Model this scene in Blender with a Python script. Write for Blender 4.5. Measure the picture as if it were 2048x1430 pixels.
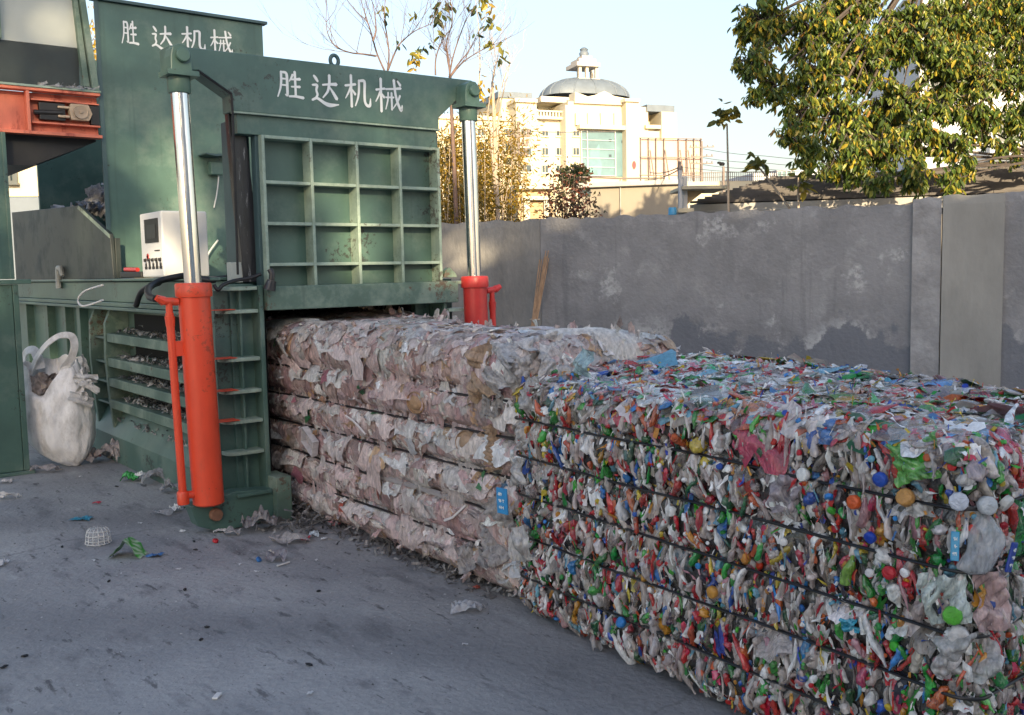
import bpy, bmesh, math, random
import numpy as np
from mathutils import Matrix, Vector, noise
from mathutils.bvhtree import BVHTree
R = math.radians
random.seed(7)
rng = np.random.default_rng(11)
S = bpy.context.scene
for o in list(bpy.data.objects):
    bpy.data.objects.remove(o)

# ---------------------------------------------------------------- camera
F = 1934.0                                   # focal length in photo pixels (2048 wide)
EYE = Vector((0, 0, 1.6))
ROT = Matrix(((0.7863, 0.0713, -0.6137), (-0.6175, 0.0595, -0.7843), (-0.0195, 0.9957, 0.0907)))
_x = ROT.row[0].normalized(); _y = (ROT.row[1] - _x * ROT.row[1].dot(_x)).normalized(); _z = _x.cross(_y)
ROT = Matrix((_x, _y, _z))
cam = bpy.data.cameras.new('camera'); camo = bpy.data.objects.new('camera', cam)
S.collection.objects.link(camo)
camo.matrix_world = Matrix.Translation(EYE) @ ROT.to_4x4()
cam.sensor_width = 36; cam.lens = F / 2048 * 36; cam.clip_end = 3000; cam.clip_start = 0.05
S.camera = camo

# ---------------------------------------------------------------- light
SUN_EL, SUN_AZ = 17.0, (-0.447, -0.894)       # the sun stands low behind the photographer
to_sun = Vector((SUN_AZ[0] * math.cos(R(SUN_EL)), SUN_AZ[1] * math.cos(R(SUN_EL)), math.sin(R(SUN_EL)))).normalized()
W = bpy.data.worlds.new('World'); S.world = W; W.use_nodes = True
nt = W.node_tree; nt.nodes.clear()
sky = nt.nodes.new('ShaderNodeTexSky'); sky.sky_type = 'NISHITA'; sky.sun_disc = False
sky.sun_elevation = R(SUN_EL); sky.sun_rotation = math.atan2(to_sun.x, to_sun.y)
sky.air_density = 1.0; sky.dust_density = 1.2; sky.ozone_density = 1.0
bg = nt.nodes.new('ShaderNodeBackground'); bg.inputs[1].default_value = 0.15
wo = nt.nodes.new('ShaderNodeOutputWorld')
# a milky winter sky: the haze low down, away from the sun, is dimmer and creamier than clear air
geo = nt.nodes.new('ShaderNodeTexCoord'); sep = nt.nodes.new('ShaderNodeSeparateXYZ'); nt.links.new(geo.outputs['Generated'], sep.inputs[0])
low = nt.nodes.new('ShaderNodeMapRange'); low.interpolation_type = 'SMOOTHSTEP'; low.inputs[1].default_value = .0; low.inputs[2].default_value = .42; low.inputs[3].default_value = 1; low.inputs[4].default_value = 0
nt.links.new(sep.outputs['Z'], low.inputs[0])
dt = nt.nodes.new('ShaderNodeVectorMath'); dt.operation = 'DOT_PRODUCT'; dt.inputs[1].default_value = (-SUN_AZ[0], -SUN_AZ[1], 0); nt.links.new(geo.outputs['Generated'], dt.inputs[0])
anti = nt.nodes.new('ShaderNodeMapRange'); anti.interpolation_type = 'SMOOTHSTEP'; anti.inputs[1].default_value = -.1; anti.inputs[2].default_value = .7; nt.links.new(dt.outputs['Value'], anti.inputs[0])
amt = nt.nodes.new('ShaderNodeMath'); amt.operation = 'MULTIPLY'; nt.links.new(low.outputs[0], amt.inputs[0]); nt.links.new(anti.outputs[0], amt.inputs[1])
tint = nt.nodes.new('ShaderNodeMix'); tint.data_type = 'RGBA'; tint.inputs[6].default_value = (1.09, 0.985, 0.93, 1); tint.inputs[7].default_value = (.50, .425, .385, 1); nt.links.new(amt.outputs[0], tint.inputs[0])
haz = nt.nodes.new('ShaderNodeVectorMath'); haz.operation = 'MULTIPLY'; nt.links.new(sky.outputs[0], haz.inputs[0]); nt.links.new(tint.outputs[2], haz.inputs[1]); nt.links.new(haz.outputs[0], bg.inputs[0]); nt.links.new(bg.outputs[0], wo.inputs[0])
sl = bpy.data.lights.new('sun', 'SUN'); sl.energy = 4.8; sl.angle = R(0.5); sl.color = (1.0, 0.80, 0.52)
so = bpy.data.objects.new('sun', sl); S.collection.objects.link(so)
so.rotation_euler = (-to_sun).to_track_quat('-Z', 'Y').to_euler()
S.view_settings.view_transform = 'Standard'; S.view_settings.look = 'None'
S.view_settings.exposure = 1.25; S.view_settings.gamma = 1.0
S.cycles.max_bounces = 6; S.cycles.transparent_max_bounces = 12
S.cycles.use_denoising = True

# ---------------------------------------------------------------- survey: sight lines of the photo met with known planes
def ray(px, py): return ROT @ Vector((px - 1024, 715 - py, -F))
def onx(px, py, x): d = ray(px, py); return EYE + d * (x / d.x)
def ony(px, py, y): d = ray(px, py); return EYE + d * (y / d.y)
def onz(px, py, z=0.0): d = ray(px, py); return EYE + d * ((z - 1.6) / d.z)
def onpl(px, py, p, n): d = ray(px, py); return EYE + d * ((p - EYE).dot(n) / d.dot(n))
def dep(px, py, D): return EYE + ray(px, py) * (D / F)
HR = Vector((ROT[0][0], ROT[1][0], 0)).normalized()       # level, to the right
HF = Vector((-HR.y, HR.x, 0))                             # level, away
UP = Vector((0, 0, 1))

# ---------------------------------------------------------------- materials
def mat(name, col, rough=.6, metal=0, var=.25, vscale=6, bump=.0, bscale=40, col2=None, spec=.5, dirt=None, dscale=3, dlo=.55, dhi=.7, stretch=None, coat=0, chips=None, chip_amt=.85):
    m = bpy.data.materials.new(name); m.use_nodes = True
    n = m.node_tree.nodes; l = m.node_tree.links
    b = n['Principled BSDF']; b.inputs['Roughness'].default_value = rough; b.inputs['Metallic'].default_value = metal
    b.inputs['Specular IOR Level'].default_value = spec; b.inputs['Coat Weight'].default_value = coat
    tc = n.new('ShaderNodeTexCoord'); vec = tc.outputs['Object']
    if stretch:
        mp = n.new('ShaderNodeMapping'); mp.inputs['Scale'].default_value = stretch; l.new(vec, mp.inputs[0]); vec = mp.outputs[0]
    nz = n.new('ShaderNodeTexNoise'); nz.inputs['Scale'].default_value = vscale; nz.inputs['Detail'].default_value = 8; nz.inputs['Roughness'].default_value = .65
    l.new(vec, nz.inputs[0])
    rp = n.new('ShaderNodeValToRGB'); c = np.array(col); c2 = np.array(col2) if col2 else c * (1 + var)
    rp.color_ramp.elements[0].position = .3; rp.color_ramp.elements[1].position = .7
    rp.color_ramp.elements[0].color = (*(c * (1 - var) if col2 is None else c), 1); rp.color_ramp.elements[1].color = (*np.minimum(c2, .9), 1)
    l.new(nz.outputs['Fac'], rp.inputs[0]); out = rp.outputs[0]
    if dirt:
        n2 = n.new('ShaderNodeTexNoise'); n2.inputs['Scale'].default_value = dscale; n2.inputs['Detail'].default_value = 10; n2.inputs['Roughness'].default_value = .7
        l.new(vec, n2.inputs[0])
        r2 = n.new('ShaderNodeMapRange'); r2.inputs[1].default_value = dlo; r2.inputs[2].default_value = dhi; l.new(n2.outputs['Fac'], r2.inputs[0])
        mx = n.new('ShaderNodeMix'); mx.data_type = 'RGBA'; l.new(r2.outputs[0], mx.inputs[0]); l.new(out, mx.inputs[6]); mx.inputs[7].default_value = (*dirt, 1); out = mx.outputs[2]
        rr = n.new('ShaderNodeMapRange'); rr.inputs[3].default_value = rough; rr.inputs[4].default_value = min(1, rough + .3); l.new(r2.outputs[0], rr.inputs[0]); l.new(rr.outputs[0], b.inputs['Roughness'])
    if chips:      # chipped paint: small dark or rusty flecks with hard edges, fewer on open faces
        n4 = n.new('ShaderNodeTexNoise'); n4.inputs['Scale'].default_value = 26; n4.inputs['Detail'].default_value = 10; n4.inputs['Roughness'].default_value = .72; l.new(tc.outputs['Object'], n4.inputs[0])
        n5 = n.new('ShaderNodeTexNoise'); n5.inputs['Scale'].default_value = 2.4; n5.inputs['Detail'].default_value = 4; l.new(tc.outputs['Object'], n5.inputs[0])
        mu = n.new('ShaderNodeMath'); mu.operation = 'MULTIPLY'; l.new(n4.outputs['Fac'], mu.inputs[0]); l.new(n5.outputs['Fac'], mu.inputs[1])
        r4 = n.new('ShaderNodeMapRange'); r4.inputs[1].default_value = .345; r4.inputs[2].default_value = .375; r4.inputs[4].default_value = chip_amt; l.new(mu.outputs[0], r4.inputs[0])
        mx = n.new('ShaderNodeMix'); mx.data_type = 'RGBA'; l.new(r4.outputs[0], mx.inputs[0]); l.new(out, mx.inputs[6]); mx.inputs[7].default_value = (*chips, 1); out = mx.outputs[2]
        # drips and scuffs running down
        mp2 = n.new('ShaderNodeMapping'); mp2.inputs['Scale'].default_value = (14, 14, .7); l.new(tc.outputs['Object'], mp2.inputs[0]); n6 = n.new('ShaderNodeTexNoise'); n6.inputs['Scale'].default_value = 1; n6.inputs['Detail'].default_value = 5; l.new(mp2.outputs[0], n6.inputs[0])
        r6 = n.new('ShaderNodeMapRange'); r6.inputs[1].default_value = .60; r6.inputs[2].default_value = .74; r6.inputs[4].default_value = .5; l.new(n6.outputs['Fac'], r6.inputs[0])
        mx = n.new('ShaderNodeMix'); mx.data_type = 'RGBA'; l.new(r6.outputs[0], mx.inputs[0]); l.new(out, mx.inputs[6]); mx.inputs[7].default_value = (*(c * .62), 1); out = mx.outputs[2]
    l.new(out, b.inputs['Base Color'])
    if bump:
        n3 = n.new('ShaderNodeTexNoise'); n3.inputs['Scale'].default_value = bscale; n3.inputs['Detail'].default_value = 6; l.new(vec, n3.inputs[0])
        bp = n.new('ShaderNodeBump'); bp.inputs['Strength'].default_value = bump; bp.inputs['Distance'].default_value = .02; l.new(n3.outputs['Fac'], bp.inputs['Height']); l.new(bp.outputs[0], b.inputs['Normal'])
    return m

def attr_mat(name, rough=.35, bump=.6, bscale=35, trans=.0, mottle=.45, mscale=25, leaf=False, stretch=None, spec=.5, bdist=.012, coat=0):
    """colour of every piece from its own attribute; alpha below 1 lets some light straight through (thin clear plastic)"""
    m = bpy.data.materials.new(name); m.use_nodes = True
    n = m.node_tree.nodes; l = m.node_tree.links; b = n['Principled BSDF']; b.inputs['Roughness'].default_value = rough
    b.inputs['Specular IOR Level'].default_value = spec; b.inputs['Coat Weight'].default_value = coat; b.inputs['Coat Roughness'].default_value = .08
    at = n.new('ShaderNodeAttribute'); at.attribute_name = 'Col'
    tc = n.new('ShaderNodeTexCoord'); vec = tc.outputs['Object']
    if stretch:
        mp = n.new('ShaderNodeMapping'); mp.inputs['Scale'].default_value = stretch; l.new(vec, mp.inputs[0]); vec = mp.outputs[0]
    nz = n.new('ShaderNodeTexNoise'); nz.inputs['Scale'].default_value = mscale; nz.inputs['Detail'].default_value = 8; nz.inputs['Roughness'].default_value = .65; l.new(vec, nz.inputs[0])
    mr = n.new('ShaderNodeMapRange'); mr.inputs[1].default_value = .3; mr.inputs[2].default_value = .7; mr.inputs[3].default_value = 1 - mottle; mr.inputs[4].default_value = 1 + mottle * .7
    l.new(nz.outputs['Fac'], mr.inputs[0])
    mx = n.new('ShaderNodeVectorMath'); mx.operation = 'SCALE'; l.new(at.outputs['Color'], mx.inputs[0]); l.new(mr.outputs[0], mx.inputs['Scale'])
    l.new(mx.outputs[0], b.inputs['Base Color'])
    if bump:
        n3 = n.new('ShaderNodeTexNoise'); n3.inputs['Scale'].default_value = bscale; n3.inputs['Detail'].default_value = 4; n3.inputs['Distortion'].default_value = 1.5; l.new(vec, n3.inputs[0])
        bp = n.new('ShaderNodeBump'); bp.inputs['Strength'].default_value = bump; bp.inputs['Distance'].default_value = bdist; l.new(n3.outputs['Fac'], bp.inputs['Height']); l.new(bp.outputs[0], b.inputs['Normal'])
    out = n['Material Output']
    if leaf:
        tr = n.new('ShaderNodeBsdfTranslucent'); l.new(mx.outputs[0], tr.inputs[0]); ms = n.new('ShaderNodeMixShader'); ms.inputs[0].default_value = .3
        l.new(b.outputs[0], ms.inputs[1]); l.new(tr.outputs[0], ms.inputs[2]); l.new(ms.outputs[0], out.inputs[0])
    elif trans:
        tr = n.new('ShaderNodeBsdfTransparent'); ms = n.new('ShaderNodeMixShader')
        sb = n.new('ShaderNodeMath'); sb.operation = 'SUBTRACT'; sb.inputs[0].default_value = 1; l.new(at.outputs['Alpha'], sb.inputs[1])
        l.new(sb.outputs[0], ms.inputs[0]); l.new(b.outputs[0], ms.inputs[1]); l.new(tr.outputs[0], ms.inputs[2]); l.new(ms.outputs[0], out.inputs[0])
    return m

M = {}
DUST = (.23, .26, .23)
M['green'] = mat('green_paint', (.066, .128, .106), .42, var=.2, vscale=2.2, dirt=(.20, .26, .215), dscale=2.0, dlo=.50, dhi=.85, bump=.06, bscale=12, chips=(.03, .028, .024))
M['green_dusty'] = mat('dusty_green_paint', (.098, .160, .124), .55, var=.25, vscale=4, dirt=(.28, .33, .265), dscale=4, dlo=.46, dhi=.76, bump=.1, bscale=30, chips=(.10, .055, .035))
M['green_edge'] = mat('worn_green_edge', (.27, .35, .285), .5, var=.25, vscale=9, chips=(.08, .07, .055), dirt=(.17, .24, .19), dscale=7, dlo=.5, dhi=.7)
M['teal'] = mat('dark_teal_paint', (.05, .095, .10), .5, var=.2, vscale=2)
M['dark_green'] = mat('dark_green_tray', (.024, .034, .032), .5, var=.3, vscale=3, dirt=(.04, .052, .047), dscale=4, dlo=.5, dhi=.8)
M['grease'] = mat('greasy_black_steel', (.02, .02, .023), .33, var=.5, vscale=10, dirt=(.26, .27, .27), dscale=9, dlo=.60, dhi=.66, stretch=(3, 3, .55), bump=.15, bscale=30)
M['black'] = mat('black_rubber', (.012, .012, .013), .5, var=.3)
M['void'] = mat('dark_inside', (.008, .008, .008), .9, var=.3)  # near-black that stands for the darkness inside openings
M['orange'] = mat('orange_red_paint', (.78, .078, .03), .36, var=.14, vscale=4, dirt=(.40, .075, .04), dscale=6, dlo=.52, dhi=.8, bump=.05, bscale=18, chips=(.25, .06, .03), chip_amt=.6, stretch=(1, 1, .35))
M['red'] = mat('red_paint', (.58, .042, .035), .38, var=.15, vscale=5)
M['rust_red'] = mat('sun_bleached_red_primer', (.62, .18, .11), .6, var=.22, vscale=3, dirt=(.19, .03, .03), dscale=4, dlo=.53, dhi=.68, stretch=(2, 2, .6))
M['rust'] = mat('rusty_steel', (.2, .1, .06), .8, var=.4, vscale=14)
M['chrome'] = mat('chromed_steel', (.72, .70, .70), .16, 1, var=.1, vscale=8, dirt=(.42, .37, .33), dscale=5, dlo=.52, dhi=.75, stretch=(2, 2, .3), bump=.04, bscale=20)
M['white_paint'] = mat('white_cabinet_paint', (.66, .67, .67), .45, var=.05, vscale=3)
M['screen'] = mat('dark_glass', (.015, .017, .02), .45, var=.3, vscale=30)
M['letter'] = mat('white_letter_paint', (.74, .77, .76), .5, var=.08, vscale=12)
M['grey_steel'] = mat('grey_dusty_sheet', (.42, .45, .41), .5, var=.1, vscale=1.6)
M['pale_steel'] = mat('pale_steel', (.42, .44, .42), .5, var=.2)
M['tan'] = mat('tan_metal', (.40, .31, .22), .6, var=.25, vscale=10)
M['white_wire'] = mat('white_wire_skin', (.6, .6, .58), .5, var=.1)
M['bag'] = mat('white_woven_plastic', (.78, .78, .77), .5, var=.08, vscale=8, bump=.9, bscale=9, dirt=(.38, .37, .35), dscale=5, dlo=.46, dhi=.75, stretch=(1.6, 1.6, .8))
M['strap'] = mat('black_baling_strap', (.010, .010, .011), .35, var=.3)
M['bamboo'] = mat('dry_bamboo', (.36, .22, .12), .6, var=.35, vscale=12, stretch=(3, 3, .4))
M['twig'] = mat('twig_bark', (.13, .085, .07), .8, var=.3, vscale=9)
M['twig_pale'] = mat('pale_stalk_bark', (.42, .34, .26), .8, var=.2, vscale=9)
M['cream'] = mat('cream_stucco', (.50, .45, .33), .8, var=.05, vscale=.35)
M['cream_trim'] = mat('cream_trim', (.55, .50, .39), .8, var=.04, vscale=.5)
M['slate'] = mat('grey_slate_roof', (.115, .145, .18), .6, var=.15, vscale=.8)
M['win'] = mat('window_glass', (.04, .06, .07), .12, var=.25, vscale=.6)
M['curtain'] = mat('teal_curtain_glass', (.10, .175, .195), .25, var=.35, vscale=.16)
M['billboard'] = mat('faded_billboard_sheet', (.46, .36, .31), .8, var=.1, vscale=.2)
M['frame'] = mat('rusty_frame', (.19, .155, .135), .8, var=.2, vscale=2)
M['beige'] = mat('beige_render', (.27, .24, .19), .85, var=.1, vscale=1.2, dirt=(.24, .215, .18), dscale=1.5, dlo=.55, dhi=.8, stretch=(1, 1, .4))
M['white_wall'] = mat('white_render', (.46, .475, .49), .8, var=.05, vscale=.6)
M['tile'] = mat('brown_roof_sheet', (.12, .108, .10), .7, var=.25, vscale=3)
M['fascia'] = mat('grey_fascia', (.40, .38, .35), .8, var=.15, vscale=3)
M['ochre'] = mat('ochre_wall', (.42, .31, .18), .8, var=.15, vscale=2)
M['blue_drum'] = mat('blue_plastic', (.05, .30, .55), .4, var=.2)
M['leaf'] = attr_mat('leaf', .42, 0, mottle=.25, mscale=6, leaf=True)
M['scrap'] = attr_mat('crushed_plastic', .17, 1.0, 42, trans=1, mottle=.55, mscale=36, stretch=(1, 1, .4), spec=.9, bdist=.016, coat=.7)
M['film'] = attr_mat('crumpled_film', .34, 1.0, 30, trans=1, mottle=.46, mscale=42, stretch=(1, 1, .5), bdist=.022, coat=.35)
M['litter'] = attr_mat('litter_plastic', .3, .5, 60, trans=1, mottle=.25, mscale=60)

# ---------------------------------------------------------------- mesh helpers
class MB:
    def __init__(s): s.v = []; s.f = []; s.n = 0
    def add(s, v, f):
        s.v += [tuple(p) for p in v]; s.f += [tuple(i + s.n for i in q) for q in f]; s.n += len(v); return s
    def box(s, x0, x1, y0, y1, z0, z1):
        return s.add([(x0, y0, z0), (x1, y0, z0), (x1, y1, z0), (x0, y1, z0), (x0, y0, z1), (x1, y0, z1), (x1, y1, z1), (x0, y1, z1)],
                     [(0, 3, 2, 1), (4, 5, 6, 7), (0, 1, 5, 4), (1, 2, 6, 5), (2, 3, 7, 6), (3, 0, 4, 7)])
    def obox(s, p, a, b, c):            # corner + three edge vectors
        p, a, b, c = map(Vector, (p, a, b, c))
        if a.cross(b).dot(c) < 0: a, b = b, a
        v = [p, p + a, p + a + b, p + b]; v += [q + c for q in v]
        return s.add(v, [(0, 3, 2, 1), (4, 5, 6, 7), (0, 1, 5, 4), (1, 2, 6, 5), (2, 3, 7, 6), (3, 0, 4, 7)])
    def prism(s, poly, d):              # closed polygon of 3-D points pushed along d
        poly = [Vector(p) for p in poly]; d = Vector(d); n = len(poly)
        nr = Vector((0, 0, 0))
        for i in range(n): nr += (poly[i] - poly[0]).cross(poly[(i + 1) % n] - poly[0])
        if nr.dot(d) > 0: poly = poly[::-1]
        v = poly + [p + d for p in poly]
        return s.add(v, [tuple(range(n)), tuple(range(2 * n - 1, n - 1, -1))] + [(i, i + n, (i + 1) % n + n, (i + 1) % n) for i in range(n)])
    def tube(s, pts, r, n=8, cap=True):
        pts = [Vector(p) for p in pts]; rs = r if isinstance(r, (list, tuple)) else [r] * len(pts)
        rings = []; ref = None
        for i, p in enumerate(pts):
            t = (pts[min(i + 1, len(pts) - 1)] - pts[max(i - 1, 0)])
            t = t.normalized() if t.length > 1e-9 else UP
            if ref is None: ref = t.orthogonal().normalized()
            ref = (ref - t * ref.dot(t)); ref = ref.normalized() if ref.length > 1e-6 else t.orthogonal().normalized()
            b = t.cross(ref)
            rings.append([p + (ref * math.cos(2 * math.pi * k / n) + b * math.sin(2 * math.pi * k / n)) * rs[i] for k in range(n)])
        v = [q for g in rings for q in g]; f = []
        for i in range(len(pts) - 1):
            for k in range(n):
                f.append((i * n + k, i * n + (k + 1) % n, (i + 1) * n + (k + 1) % n, (i + 1) * n + k))
        if cap: f += [tuple(range(n - 1, -1, -1)), tuple((len(pts) - 1) * n + k for k in range(n))]
        return s.add(v, f)
    def lathe(s, prof, c, n=24, axis='z', sx=1, sy=1):   # profile (radius, height)
        c = Vector(c); v = []
        for r_, h in prof:
            for k in range(n):
                a = 2 * math.pi * k / n; q = (r_ * math.cos(a) * sx, r_ * math.sin(a) * sy, h)
                if axis == 'y': q = (q[0], h, q[1])
                if axis == 'x': q = (h, q[0], q[1])
                v.append(c + Vector(q))
        f = []
        for i in range(len(prof) - 1):
            for k in range(n):
                q = (i * n + k, i * n + (k + 1) % n, (i + 1) * n + (k + 1) % n, (i + 1) * n + k)
                f.append(q if axis != 'y' else q[::-1])
        a, b = tuple(range(n - 1, -1, -1)), tuple((len(prof) - 1) * n + k for k in range(n))
        f += [a, b] if axis != 'y' else [a[::-1], b[::-1]]
        return s.add(v, f)
    def build(s, name, m, parent=None, bevel=0, smooth=None):
        me = bpy.data.meshes.new(name); me.from_pydata(s.v, [], s.f); me.update()
        o = bpy.data.objects.new(name, me); S.collection.objects.link(o)
        me.materials.append(M[m] if isinstance(m, str) else m)
        if parent is not None: adopt(o, parent)
        if bevel:
            b = o.modifiers.new('bevel', 'BEVEL'); b.width = bevel; b.segments = 2; b.limit_method = 'ANGLE'; b.angle_limit = R(40)
        if smooth: shade(me, smooth)
        return o

def shade(me, ang=40):
    bm = bmesh.new(); bm.from_mesh(me)
    for f in bm.faces: f.smooth = True
    for e in bm.edges:
        if len(e.link_faces) == 2 and e.calc_face_angle(0) > R(ang): e.smooth = False
    bm.to_mesh(me); bm.free()

def wloc(o):
    p = Vector(o.location); q = o.parent
    while q: p += q.location; q = q.parent
    return p
def adopt(o, parent):                   # no thing is turned or scaled by its Empty: only shift
    o.parent = parent; o.location = Vector(o.location) - wloc(parent)
def tag(o, label, cat=None, group=None, kind=None):
    if label: o['label'] = label
    if cat: o['category'] = cat
    if group: o['group'] = group
    if kind: o['kind'] = kind
    return o
def thing(name, loc, label, cat, group=None):
    o = bpy.data.objects.new(name, None); S.collection.objects.link(o); o.location = loc; o.empty_display_size = .2
    return tag(o, label, cat, group)
def recenter(o, c):                     # puts a single mesh thing's origin at its base
    c = Vector(c); o.data.transform(Matrix.Translation(-c)); o.location = c; return o

def fast(name, V, faces, m, parent=None, col=None, smooth=True):
    """big meshes from arrays: faces is a list of (k, n) index arrays"""
    me = bpy.data.meshes.new(name); V = np.asarray(V, np.float32)
    me.vertices.add(len(V)); me.vertices.foreach_set('co', V.ravel())
    loops = np.concatenate([f.ravel() for f in faces]); tot = np.concatenate([np.full(len(f), f.shape[1]) for f in faces])
    me.loops.add(len(loops)); me.loops.foreach_set('vertex_index', loops.astype(np.int32))
    me.polygons.add(len(tot)); st = np.concatenate([[0], np.cumsum(tot)[:-1]])
    me.polygons.foreach_set('loop_start', st.astype(np.int32))
    me.polygons.foreach_set('use_smooth', np.full(len(tot), smooth))
    if col is not None:
        a = me.color_attributes.new('Col', 'FLOAT_COLOR', 'POINT'); a.data.foreach_set('color', np.asarray(col, np.float32).ravel())
    me.update(calc_edges=True); me.validate()
    o = bpy.data.objects.new(name, me); S.collection.objects.link(o); me.materials.append(M[m] if isinstance(m, str) else m)
    if parent is not None: adopt(o, parent)
    return o

def grid_faces(nu, nv, wrap=False):
    f = []
    for i in range(nu - 1):
        for j in range(nv if wrap else nv - 1):
            j2 = (j + 1) % nv
            f.append((i * nv + j, i * nv + j2, (i + 1) * nv + j2, (i + 1) * nv + j))
    return np.array(f)

def frames(P, N, Td):
    """per-piece frames: N normals, Td wanted long direction -> tangent (long), bitangent, normal"""
    N = N / np.linalg.norm(N, axis=1, keepdims=True)
    T = Td - N * (Td * N).sum(1, keepdims=True); T /= np.maximum(np.linalg.norm(T, axis=1, keepdims=True), 1e-6)
    return T, np.cross(N, T), N

def wobble(n, u, v, k=4, lo=2, hi=9):
    """per-piece random ripples over template coordinates u,v -> (n, len(u))"""
    z = np.zeros((n, len(u)))
    for _ in range(k):
        a = rng.uniform(-hi, hi, (n, 1)); b = rng.uniform(-hi, hi, (n, 1)); ph = rng.uniform(0, 6.28, (n, 1))
        z += np.sin(a * u + b * v + ph) / k
    return z

def sheets(P, N, Td, L, Wd, amp, nu=6, nv=5, curl=.5, ragged=.18, hi=11):
    n = len(P); T, B, N = frames(P, N, Td)
    u, v = np.meshgrid(np.linspace(-.5, .5, nu), np.linspace(-.5, .5, nv), indexing='ij'); u = u.ravel(); v = v.ravel()
    x = u[None] * L[:, None] * (1 + ragged * wobble(n, u, v, 3, hi=12)); y = v[None] * Wd[:, None] * (1 + ragged * wobble(n, u, v, 3, hi=12))
    z = amp[:, None] * (wobble(n, u, v, 4, hi=11) if hi == 11 else wobble(n, u, v, 3, hi=10) + .9 * (np.abs(wobble(n, u, v, 4, hi=hi)) - .3)) * 1.6 - curl * amp[:, None] * 3 * (u[None] ** 2 + v[None] ** 2)
    V = P[:, None] + x[..., None] * T[:, None] + y[..., None] * B[:, None] + z[..., None] * N[:, None]
    f = grid_faces(nu, nv)
    return V.reshape(-1, 3), (f[None] + (np.arange(n) * nu * nv)[:, None, None]).reshape(-1, 4), nu * nv

def bottles(P, N, Td, L, rad, flat, nu=9, nv=10, dent=.38):
    n = len(P); T, B, N = frames(P, N, Td)
    t = np.linspace(0, 1, nu); prof = np.interp(t, [0, .03, .1, .62, .8, .88, 1], [.05, .8, 1, 1, .62, .33, .3])
    a = np.linspace(0, 2 * np.pi, nv, endpoint=False)
    U, A = np.meshgrid(t, a, indexing='ij'); pr = np.repeat(prof, nv); U = U.ravel(); A = A.ravel()
    r = rad[:, None] * pr[None] * (1 + dent * wobble(n, U * 2.2, np.cos(A) * .5, 4, hi=8))
    x = (U[None] - .5) * L[:, None]; bend = .12 * L[:, None] * np.sin(U[None] * 3.1 + rng.uniform(0, 6, (n, 1)))
    y = r * np.cos(A)[None] + bend; z = r * np.sin(A)[None] * flat[:, None]
    V = P[:, None] + x[..., None] * T[:, None] + y[..., None] * B[:, None] + z[..., None] * N[:, None]
    f = grid_faces(nu, nv, True)
    return V.reshape(-1, 3), (f[None] + (np.arange(n) * nu * nv)[:, None, None]).reshape(-1, 4), nu * nv

def caps(P, N, rad):
    n = len(P); T, B, N = frames(P, N, rng.normal(size=(n, 3)))
    nv = 10; prof = [(.02, 1.0), (.82, 1.0), (1, .82), (1, -.3), (.95, -.4)]; nu = len(prof)
    a = np.linspace(0, 2 * np.pi, nv, endpoint=False)
    r = np.repeat([p[0] for p in prof], nv); h = np.repeat([p[1] for p in prof], nv) * .62; A = np.tile(a, nu)
    x = rad[:, None] * (r * np.cos(A))[None]; y = rad[:, None] * (r * np.sin(A))[None]; z = rad[:, None] * h[None]
    V = P[:, None] + x[..., None] * T[:, None] + y[..., None] * B[:, None] + z[..., None] * N[:, None]
    f = grid_faces(nu, nv, True)[:, ::-1]
    return V.reshape(-1, 3), (f[None] + (np.arange(n) * nu * nv)[:, None, None]).reshape(-1, 4), nu * nv

def leaves(P, D, Nn, L, Wd, fold=.12):
    """leaf = base, widest points, tip, with a folded midrib; D along the leaf"""
    n = len(P); T, B, N = frames(P, Nn, D); T = D / np.linalg.norm(D, axis=1, keepdims=True); N = np.cross(T, B)
    tpl = np.array([(0, 0, 0), (.3, .42, .0), (.7, .40, -.04), (1, 0, -.22), (.7, -.40, -.04), (.3, -.42, 0), (.3, 0, -fold), (.7, 0, -fold - .05)])
    V = P[:, None] + tpl[None, :, 0, None] * L[:, None, None] * T[:, None] + tpl[None, :, 1, None] * Wd[:, None, None] * B[:, None] + tpl[None, :, 2, None] * L[:, None, None] * N[:, None]
    q = np.array([(6, 7, 2, 1), (5, 4, 7, 6)]); t = np.array([(0, 6, 1), (7, 3, 2), (0, 5, 6), (4, 3, 7)])
    k = (np.arange(n) * 8)[:, None, None]
    return V.reshape(-1, 3), (q[None] + k).reshape(-1, 4), (t[None] + k).reshape(-1, 3)

def conform(V, k, bvh, off, amax):
    """lays sheets onto a lumpy body: each vertex keeps only a little of its own height over the skin"""
    out = np.empty_like(V)
    for i, v in enumerate(V):
        loc, nr, _, _ = bvh.find_nearest(Vector(v)); d = (Vector(v) - loc).dot(nr); a = amax[i // k]
        h = off[i // k] + max(-.25 * a, min(a, d)); out[i] = loc + nr * h
    return out

def per(c, k): return np.repeat(np.asarray(c, float), k, axis=0)

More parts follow.
